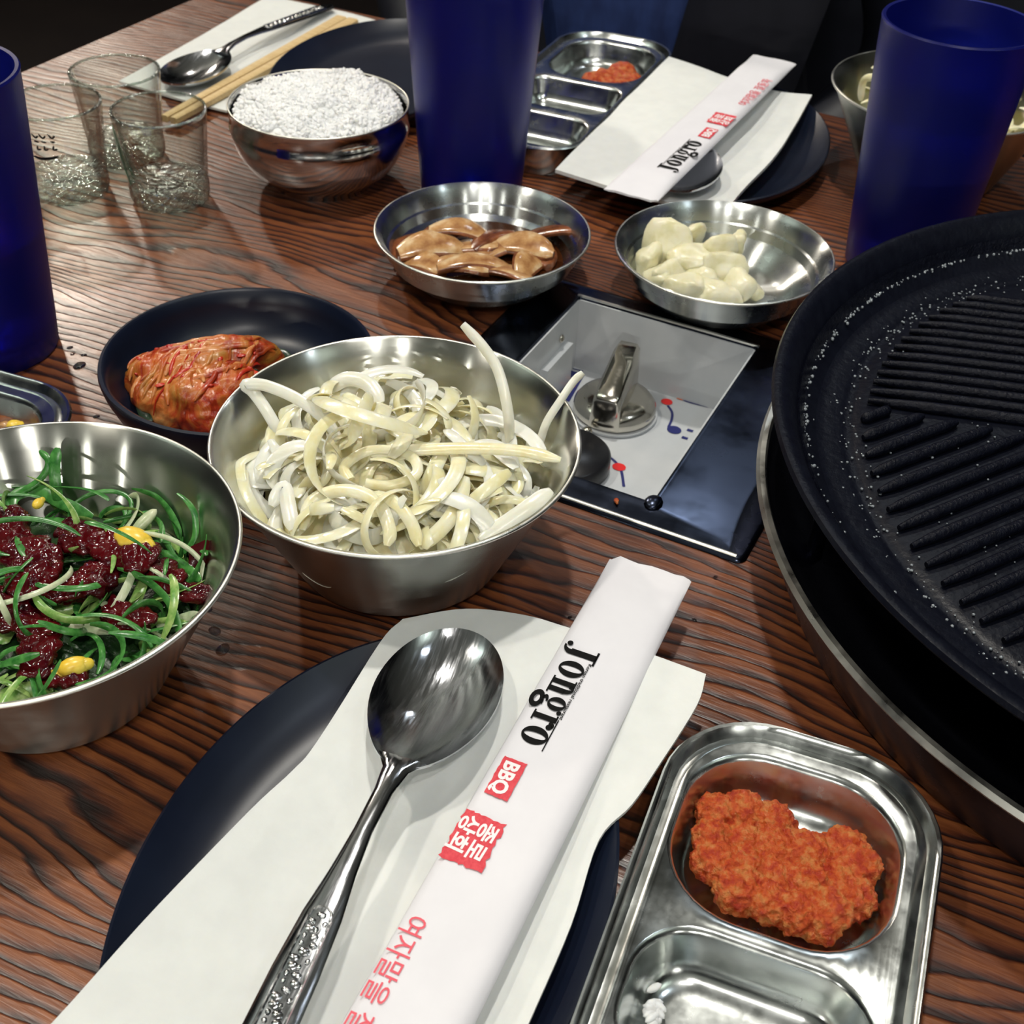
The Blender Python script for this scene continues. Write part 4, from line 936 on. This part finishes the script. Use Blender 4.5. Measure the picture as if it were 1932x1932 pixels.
# ---- rice
def rice():
    rnd = random.Random(2); C = Vector((-.1237, .7022, 0)); m = M()
    def hz(x, y):
        r = math.hypot(x, y); return .0465 + .0105 * max(0, 1 - (r / .050) ** 2) ** .8 + .0045 * noise.noise(Vector((x * 80, y * 80, 3))) + .0022 * noise.noise(Vector((x * 190, y * 190, 7))) + .004 * math.exp(-((x - .018) ** 2 + (y - .022) ** 2) / .00012) - .0035 * (r / .05) ** 4
    n = 40; rings = 14; V = [Vector((0, 0, hz(0, 0) - .0003))]; F = []
    for i in range(1, rings + 1):
        for k in range(n):
            a = 2 * math.pi * k / n; r = .0488 * i / rings; V.append(Vector((r * math.cos(a), r * math.sin(a), hz(r * math.cos(a), r * math.sin(a)) - .0004)))
    for k in range(n): F.append((0, 1 + k, 1 + (k + 1) % n))
    for i in range(rings - 1):
        for k in range(n): a = 1 + i * n + k; b = 1 + i * n + (k + 1) % n; F.append((a, a + n, b + n, b))
    m.add(V, F)
    for i in range(3000):
        a = rnd.uniform(0, 6.28); r = .0478 * math.sqrt(rnd.random()); x, y = r * math.cos(a), r * math.sin(a)
        T = Matrix.Rotation(rnd.uniform(0, 6.28), 3, 'Z') @ Matrix.Rotation(rnd.gauss(0, .5), 3, 'Y')
        m.ball((x, y, hz(x, y) + rnd.uniform(-.0014, .0001)), (.0027, .0014, .0012), 8, 5, T=T)
    o = m.build('steamed_rice', M_RICE, loc=C, merge=False); tag(o, 'heaped white steamed rice filling the rounded steel bowl', 'rice', kind='stuff')
rice()
def rice_clump():
    m = M(); rnd = random.Random(8)
    m.ball((0, 0, .001), (.0028, .0024, .0014), 10, 6)
    for k in range(16):
        T = Matrix.Rotation(rnd.uniform(0, 6.28), 3, 'Z'); m.ball((rnd.gauss(0, .0018), rnd.gauss(0, .0018), .001 + rnd.random() * .0012), (.0026, .0012, .0011), 8, 6, T=T)
    p = at(1236, 1908, .003); o = m.build('rice_clump', M_RICE, merge=False, loc=(p.x, p.y, .0022)); tag(o, 'small clump of white rice grains in the second well of the front tray', 'rice')
rice_clump()
# ---- kimchi
def kimchi():
    t = thing('kimchi_wedge', 'folded wedge of red cabbage kimchi lying in the black dish', 'kimchi', (-.124, .4555, .0045))
    B = Vector((-.124, .461, .0045))
    def L(u, v, z): return at(u, v, z) - B
    S = []
    for (u, v, z, rx, ry, rz_) in ((320, 730, .013, .016, .015, .010), (300, 700, .014, .014, .013, .010), (350, 690, .016, .018, .017, .011), (400, 680, .017, .018, .016, .012), (440, 668, .018, .016, .013, .011), (480, 660, .017, .012, .011, .009), (350, 740, .014, .016, .014, .009), (390, 735, .016, .018, .016, .011), (430, 720, .017, .016, .014, .011), (395, 770, .012, .014, .011, .008), (340, 765, .010, .013, .010, .007), (430, 760, .012, .014, .012, .008), (505, 668, .014, .009, .007, .006)):
        p = L(u, v, z); S.append((p.x, p.y, p.z, rx, ry, rz_))
    clump('folded_leaf', None, None, S, M_KIM, (0, 0, 0), voxel=.0010, disp=.0045, ds=.009, parent=t, sm=5)
    rnd = random.Random(6)
    def hgt(x, y):
        z = -1
        for (sx, sy, sz, rx, ry, rz_) in S:
            q = 1 - ((x - sx) / rx) ** 2 - ((y - sy) / ry) ** 2
            if q > 0: z = max(z, sz + rz_ * math.sqrt(q))
        return z
    def strip(P, w, mt, nm='leaf_strip', th=.0016):
        pts = catmull([L(*p) for p in P], 6); m = M(); m.sweep(pts, w, th, up=(0, -.6, .75), n=8, taper=.2); m.build(nm, mt, t, merge=False)
    def strip2(x0, y0, dx, dy, bend, w, mt, nm, th=.0014, lift=.0002):
        pts = []
        for k in range(13):
            u = k / 12; x = x0 + dx * u + bend * math.sin(u * 3.1) * dy / max(1e-6, math.hypot(dx, dy)); y = y0 + dy * u - bend * math.sin(u * 3.1) * dx / max(1e-6, math.hypot(dx, dy)); z = hgt(x, y)
            if z > 0: pts.append(Vector((x, y, z + lift)))
        if len(pts) > 4: m = M(); m.sweep(pts, w, th, up=(0, -.4, .9), n=8, taper=.15); m.build(nm, mt, t, merge=False)
    cx = sum(q[0] for q in S) / len(S); cy = sum(q[1] for q in S) / len(S)
    for k in range(34):
        x = cx + rnd.uniform(-.034, .034); y = cy + rnd.uniform(-.002, .020) + (x - cx) * .25; ln = rnd.uniform(.014, .036); an = R_(rnd.gauss(-105, 16))
        q = rnd.random(); mt = M_KIM if q < .5 else (M_KIMP if q < .8 else M_KIMR)
        strip2(x, y, ln * math.cos(an), ln * math.sin(an), rnd.uniform(-.004, .004), rnd.uniform(.0010, .0032), mt, 'stem_strip' if mt is M_KIMP else 'leaf_strip')
    for k in range(7):
        strip2(cx + rnd.uniform(-.036, .0), cy + rnd.uniform(.002, .014), rnd.uniform(.02, .035), rnd.uniform(.002, .012), .002, rnd.uniform(.002, .0045), M_KIMP if k % 2 else M_KIM, 'leaf_strip')
    for k in range(26):
        x = cx + rnd.uniform(-.036, .036); y = cy + rnd.uniform(-.018, .020); z = hgt(x, y)
        if z > 0: m = M(); sz = rnd.uniform(.0008, .0026); m.ball((x, y, z + .0004), (sz, sz * .6, .0007), 8, 5, T=Matrix.Rotation(rnd.uniform(0, 3), 3, 'Z')); m.build('chili_flake', M_KIMR, t)
    strip([(280, 712, .018), (273, 745, .014), (288, 785, .009)], .0056, M_KIMG, 'green_leaf_edge')
    strip([(272, 703, .016), (290, 692, .019), (306, 684, .021)], .0030, M_KIMG, 'green_leaf_edge')
    strip([(478, 690, .021), (495, 700, .018), (500, 712, .014)], .0052, M_KIMG, 'scallion_piece')
    strip([(520, 655, .014), (540, 660, .013), (552, 680, .010)], .0060, M_KIMG, 'scallion_piece')
kimchi()
# ---- mushrooms
def mushrooms():
    rnd = random.Random(14); C = Vector((DM[0], DM[1], 0)); G = 'braised mushroom slices in the left steel dish'
    m = M(); m.lathe([(0, .0020), (.0385, .0022), (.0405, .0078), (.0435, .0100), (0, .0104)], 64); o = m.build('soy_broth', M_BROTH, loc=C); tag(o, 'dark brown soy broth pooled in the mushroom dish', 'broth')
    def piece(u, v, z, ln, w, th, rz, label, dark=0, bend=.3, tilt=(0, 0), flare=.4):
        m = M(); n = 12; loops = []
        for k in range(n + 1):
            x = k / n; s = (x - .5) * ln; hw = w / 2 * (.25 + .75 * math.sin(math.pi * min(1, .08 + .92 * x)) ** .5) * (1 + flare * (x - .5)); zz = -bend * ln * (x - .5) ** 2 * 4 * .25
            yy = .12 * ln * math.sin(x * 3.1)
            loops.append([Vector((s, yy + hw * math.cos(a), zz + th / 2 * math.copysign(abs(math.sin(a)) ** .6, math.sin(a)))) for a in [2 * math.pi * j / 12 for j in range(12)]])
        m.loft(loops, cap0=True, cap1=True)
        for i, f in enumerate(m.f):
            js = [k % 12 for k in f]
            if any(j in (0, 6) for j in js): m.m[i] = 1
        if dark: m.m = [1] * len(m.m)
        p = at(u, v, z); o = m.build('mushroom_slice', [M_MUSH, M_MUSHD], loc=p); o.rotation_euler = (tilt[0], tilt[1], rz); tag(o, label, 'mushroom slice', G)
    J = [(870, 437, .019, .030, .012, .004, 10, 'pale domed mushroom slice at the back of the dish', 0), (815, 470, .016, .032, .017, .0045, 25, 'brown-edged mushroom slice at the back left of the dish', 0), (900, 500, .0165, .036, .013, .005, 14, 'long pale mushroom slice across the middle of the dish', 0),
         (985, 470, .0165, .030, .014, .0045, -12, 'brown mushroom slice right of the middle', 0), (850, 508, .015, .034, .011, .0045, 2, 'creamy mushroom slice at the front of the dish', 0), (960, 515, .014, .024, .014, .0045, -20, 'light brown mushroom slice at the front', 0),
         (1035, 440, .017, .034, .012, .005, 18, 'glossy dark brown mushroom slice at the right wall', 1), (1000, 503, .014, .020, .013, .004, 60, 'broad mushroom slice at the front right', 0), (790, 500, .0135, .026, .012, .0045, -30, 'small mushroom slice at the left of the dish', 0),
         (775, 465, .0145, .024, .015, .0045, 70, 'dark-edged mushroom slice against the left wall', 1), (930, 450, .0165, .026, .013, .0045, 40, 'mushroom slice standing between the back slices', 1), (1010, 478, .0125, .026, .012, .004, -60, 'dark mushroom slice sinking in the broth at right', 1),
         (880, 470, .0135, .030, .014, .0045, -5, 'mushroom slice under the long pale one', 0), (935, 478, .0140, .030, .013, .0045, 35, 'brown mushroom slice behind the middle', 0), (830, 445, .0165, .022, .012, .004, 50, 'dark curled mushroom slice at the back left wall', 1)]
    for q in J: piece(q[0], q[1], q[2], q[3] * 1.15, q[4] * 1.2, q[5], R_(q[6] + rnd.uniform(-5, 5)), q[7], q[8], rnd.uniform(.15, .5), (rnd.uniform(-.35, .5), rnd.uniform(-.2, .2)))
mushrooms()
# ---- creamy cabbage
def cabbage():
    import bmesh
    rnd = random.Random(31); G = 'creamy cabbage pieces in the right steel dish'
    def piece(u, v, z, a, b, c, rz, label, tilt=(0, 0)):
        bm = bmesh.new()
        for k in range(15):
            p = Vector((rnd.gauss(0, 1), rnd.gauss(0, 1), rnd.gauss(0, 1))).normalized(); p = Vector([math.copysign(abs(q) ** .5, q) * .85 for q in p]); bm.verts.new((p.x * a * 1.35 * rnd.uniform(.85, 1.1), p.y * b * 1.45 * rnd.uniform(.8, 1.1), p.z * c * 1.2))
        bmesh.ops.convex_hull(bm, input=bm.verts); 
        for vv in [x for x in bm.verts if not x.link_faces]: bm.verts.remove(vv)
        me = bpy.data.meshes.new('cabbage_piece'); bm.to_mesh(me); bm.free(); me.materials.append(M_RAD); me.polygons.foreach_set('use_smooth', [True] * len(me.polygons))
        o = bpy.data.objects.new('cabbage_piece', me); COL.objects.link(o); o.location = at(u, v, z); o.rotation_euler = (tilt[0], tilt[1], R_(rz))
        o.modifiers.new('b', 'SUBSURF').levels = 2; o.modifiers['b'].render_levels = 2; sp_ = o.modifiers.new('s0', 'SMOOTH'); sp_.factor = -.2; sp_.iterations = 1
        tx = bpy.data.textures.get('cab') or bpy.data.textures.new('cab', 'CLOUDS'); tx.noise_scale = .006
        d = o.modifiers.new('d', 'DISPLACE'); d.texture = tx; d.strength = .0040; d.texture_coords = 'GLOBAL'
        for vv in me.edges: pass
        tag(o, label, 'cabbage piece', G)
    J = [(1262, 462, .020, .015, .0045, .016, -15, 'upright squarish cabbage leaf piece at the back left of the dish', (-.3, 0)), (1230, 495, .014, .011, .008, .010, 30, 'rounded cabbage piece at the left wall', (0, 0)), (1300, 490, .018, .013, .010, .010, -10, 'cabbage piece in the middle of the heap', (0, .2)),
         (1355, 478, .018, .013, .008, .012, 20, 'cabbage piece standing at the back right of the heap', (-.3, .2)), (1388, 470, .019, .006, .004, .013, 70, 'thin pointed cabbage sliver at the back right', (.2, 0)), (1365, 505, .017, .012, .010, .009, -30, 'smooth cabbage piece facing right', (0, 0)),
         (1270, 515, .014, .013, .010, .009, 15, 'cabbage piece low on the left side', (0, 0)), (1320, 525, .014, .014, .010, .008, -20, 'wide cabbage piece near the front rim', (0, 0)), (1385, 535, .013, .013, .009, .008, -35, 'white cabbage piece at the front right', (0, 0)),
         (1345, 550, .012, .014, .008, .007, -10, 'flat cabbage piece at the very front rim', (0, 0)), (1415, 530, .012, .010, .008, .009, 50, 'rightmost rounded cabbage piece in the dish', (0, 0)), (1245, 525, .012, .010, .008, .008, 60, 'small cabbage piece by the left front wall', (0, 0)),
         (1290, 545, .012, .012, .008, .007, 0, 'cabbage piece at the front left rim', (0, 0)), (1330, 500, .012, .016, .014, .010, 0, 'large buried cabbage piece in the centre', (0, 0)), (1300, 450, .018, .009, .005, .010, 40, 'translucent cabbage piece behind the heap', (.2, 0))]
    for q in J: piece(*q[:8], q[8])
cabbage()
# ---- soybean paste in trays
def paste(label, root, loc_px, seed, z0, sc=1.0):
    rnd = random.Random(seed); P0 = at(*loc_px[0], z0); S = []
    for (u, v) in loc_px:
        p = at(u, v, z0); r = sc * rnd.uniform(.0065, .0085); S.append((p.x - P0.x, p.y - P0.y, .002 + rnd.uniform(0, .0018), r, r, .0055))
    clump('soybean_paste', label, 'paste', S, M_PASTE, (P0.x, P0.y, z0), voxel=.0006, disp=.0032, ds=.0020, group='orange soybean paste portions', sm=2)
paste('thick orange soybean paste in the top well of the front tray', None, [(1350, 1545), (1400, 1540), (1455, 1560), (1340, 1595), (1400, 1600), (1460, 1610), (1520, 1620), (1590, 1610), (1345, 1640), (1400, 1650), (1460, 1665), (1520, 1680), (1580, 1670), (1610, 1640), (1390, 1695), (1450, 1715), (1500, 1735), (1560, 1730), (1600, 1700), (1545, 1750)], 3, .0055)
def far_paste(): 
    P = [(d, n) for d, n in ((.822, -.270), (.812, -.262), (.812, -.274), (.828, -.262), (.826, -.252), (.814, -.252), (.836, -.262))]
    c = dn(.820, -.262, 68.5); S = []
    rnd = random.Random(4)
    for d, n in P:
        p = dn(d, n, 68.5); S.append((p.x - c.x, p.y - c.y, .003 + rnd.uniform(0, .003), .0105, .0095, .0072))
    clump('soybean_paste', 'small mound of red-orange paste in the far end of the middle tray', 'paste', S, M_PASTE, (c.x, c.y, .0055), voxel=.001, disp=.0025, ds=.004, group='orange soybean paste portions')
    c = dn(.693, -.270, 68.5); clump('sauce_smear', 'thin brown sauce smear in the near well of the middle tray', 'sauce', [(0, 0, 0, .010, .006, .0008), (.008, .002, 0, .006, .005, .0008)], M_BROTH, (c.x, c.y, .0034), voxel=.0006, disp=0)
far_paste()
def left_tray_food():
    G = 'nut pieces in the left edge tray'
    c = at(30, 795, .006)
    clump('dark_sauce', 'dark brown chunky sauce in the tray at the left edge', 'sauce', [(0, 0, 0, .010, .009, .003), (-.012, 0, 0, .012, .010, .003), (-.006, -.010, 0, .012, .010, .003)], M_MUSHD, (c.x - .006, c.y - .004, .0055), disp=.002)
    for (u, v, s, mt, lb) in ((27, 803, .0036, M_CORN, 'yellow nut chunk in the tray at the left edge'), (10, 802, .0028, M_MUSH, 'brown nut chunk beside the yellow one'), (2, 815, .0028, M_MUSH, 'light nut chunk at the very left edge')):
        clump('nut_piece', lb, 'nut piece', [(0, 0, 0, s, s * .8, s * .7), (s * .6, .0004, 0, s * .6, s * .6, s * .5)], mt, at(u, v, .0095), voxel=.0006, disp=.001, ds=.002, group=G)
left_tray_food()
# ---- a few water drops on the table
def drops():
    D = ((132, 656, .0014, 'topmost of the small drops between the left cup and the black dish'), (137, 668, .0012, 'second small drop from the left cup'), (158, 670, .0013, 'small drop nearest the black dish on its upper left'), (182, 786, .0014, 'drop beside the lower left of the black dish'), (150, 690, .0030, 'larger drop left of the black dish'),
         (1075, 1165, .0008, 'speck of water left of the front sleeve tip'), (405, 1190, .0022, 'middle of the drops right of the scallion bowl'), (420, 1225, .0026, 'lowest of the drops right of the scallion bowl'), (1350, 1090, .0012, 'drop on the wood right of the front sleeve, near the panel'), (1310, 1170, .0010, 'drop on the wood above the front steel tray'), (395, 1150, .0012, 'highest of the drops right of the scallion bowl'))
    for (u, v, s, lb) in D:
        m = M(); m.lathe([(s, .0001), (s * .93, s * .16), (s * .6, s * .32), (0, s * .38)], 16, wob=lambda a, r, z: r * .18 * math.sin(2 * a + u)); p = at(u, v, 0); o = m.build('water_drop', M_WATER, loc=p); tag(o, lb, 'water drop', 'water drops on the table')
drops()

# ================================================================== seated person and benches
def bench(label, loc, ln, rz=0):
    t = thing('booth_bench', label, 'bench', loc, rz); 
    def soft(a, b, name):
        m = M(); m.box(a, b); o = m.build(name, M_BENCH, t, smooth=False); bv = o.modifiers.new('b', 'BEVEL'); bv.width = .03; bv.segments = 4
    soft((-ln / 2, -.24, .30), (ln / 2, .22, .44), 'seat'); soft((-ln / 2, .20, .40), (ln / 2, .32, 1.05), 'backrest'); soft((-ln / 2 + .03, -.20, 0), (ln / 2 - .03, .30, .31), 'plinth')
bench('black padded booth bench behind the table, mostly in darkness', uv(.15, 1.27, FZ), 2.0, R_(TA))
def person():
    import bmesh
    loc = uv(-.409, 1.13, FZ)
    t = thing('person', 'seated person in blue denim shirt under open black jacket, across the table', 'person', loc, R_(TA))
    me = bpy.data.meshes.new('body'); V = {}; vs_ = []; ed = []; rad = []
    def v(n, p, r, par=None):
        V[n] = len(vs_); vs_.append(p); rad.append(r)
        if par: ed.append((V[par], V[n]))
    v('pel', (0, 0, .52), .145); v('wst', (0, .0, .66), .125, 'pel'); v('chs', (0, -.01, .84), .15, 'wst'); v('shc', (0, .0, .98), .12, 'chs'); v('nk', (0, 0, 1.06), .055, 'shc'); v('nk2', (0, -.01, 1.12), .052, 'nk'); v('hd', (0, -.02, 1.19), .082, 'nk2'); v('hd2', (0, -.015, 1.27), .085, 'hd'); v('hd3', (0, 0, 1.31), .055, 'hd2')
    for s, k in ((-1, 'l'), (1, 'r')):
        v('sh' + k, (s * .17, .01, .97), .062, 'shc'); v('el' + k, (s * .25, -.03, .70), .043, 'sh' + k); v('wr' + k, (s * .13, -.17, .585), .028, 'el' + k); v('pm' + k, (s * .10, -.23, .578), .026, 'wr' + k)
        for q in range(4): v('f%d%s' % (q, k), (s * (.118 - .017 * q), -.272, .578), .0095, 'pm' + k); v('g%d%s' % (q, k), (s * (.116 - .016 * q), -.305 + .004 * abs(q - 1), .570), .008, 'f%d%s' % (q, k))
        v('th' + k, (s * .065, -.235, .590), .0095, 'pm' + k)
        v('hp' + k, (s * .10, -.05, .50), .10, 'pel'); v('kn' + k, (s * .13, -.40, .50), .066, 'hp' + k); v('an' + k, (s * .13, -.42, .10), .042, 'kn' + k); v('ft' + k, (s * .13, -.54, .045), .036, 'an' + k)
    me.from_pydata(vs_, ed, []); o = bpy.data.objects.new('body', me); COL.objects.link(o)
    sk = o.modifiers.new('s', 'SKIN'); sk.use_smooth_shade = True
    for i, d in enumerate(me.skin_vertices[0].data): d.radius = (rad[i] * (1.15 if i < 4 else 1), rad[i] * (.8 if i < 4 else 1)); d.use_root = (i == 0)
    o.modifiers.new('u', 'SUBSURF').levels = 2
    dg = bpy.context.evaluated_depsgraph_get(); dg.update(); m2 = bpy.data.meshes.new_from_object(o.evaluated_get(dg)); m2.name = 'body'; bpy.data.objects.remove(o)
    skin = noisy('skin', (.45, .26, .18), (.50, .30, .21), 20, .5, .05); den = noisy('blue_denim_shirt', (.010, .025, .11), (.022, .050, .19), 60, .75, .3, stretch=(1, 1, .3)); jk = M_BENCH; tr = noisy('dark_trousers', (.008, .009, .015), (.012, .013, .02), 60, .8)
    m2.materials.clear()
    for x in (skin, den, jk, tr): m2.materials.append(x)
    for p in m2.polygons:
        c = p.center; i = 0
        if c.z > 1.055: i = 0
        elif c.y < -.19 and .54 < c.z < .62 and abs(c.x) < .14 : i = 0
        elif c.z < .60 and not (abs(c.x) > .15 and c.z > .56): i = 3
        elif c.y < 0 and abs(c.x) < .11: i = 1
        else: i = 2
        p.material_index = i; p.use_smooth = True
    o = bpy.data.objects.new('body', m2); COL.objects.link(o); o.parent = t
    # jacket front panels
    for s in (-1, 1):
        P = [Vector((s * .060, -.105, .60)), Vector((s * .075, -.128, .75)), Vector((s * .090, -.130, .88)), Vector((s * .075, -.105, 1.00))]
        P = [Vector((s * (.096 + .026 * k), -.110 - .006 * (k == 1 or k == 2), .60 + .13 * k)) for k in range(4)]
        m = M(); m.sweep(catmull(P, 6), .11, .016, up=(0, -1, 0), n=10, taper=1); m.build('jacket_front', jk, t)
    m = M(); m.ball((0, .015, 1.275), (.095, .105, .085), 24, 14); m.build('hair', M_BLACKP, t)
    for s in (-1, 1):
        m = M(); m.ball((s * .032, -.098, 1.235), (.012, .006, .007), 12, 8); m.build('eye', M_INK, t)
        m = M(); m.ball((s * .088, -.01, 1.225), (.010, .016, .026), 10, 8); m.build('ear', skin, t)
    m = M(); m.ball((0, -.108, 1.205), (.012, .016, .020), 12, 8); m.build('nose', skin, t)
    m = M(); m.ball((0, -.100, 1.165), (.024, .006, .006), 12, 6); m.build('mouth', mat('lips', (.30, .12, .09), .5), t)
person()
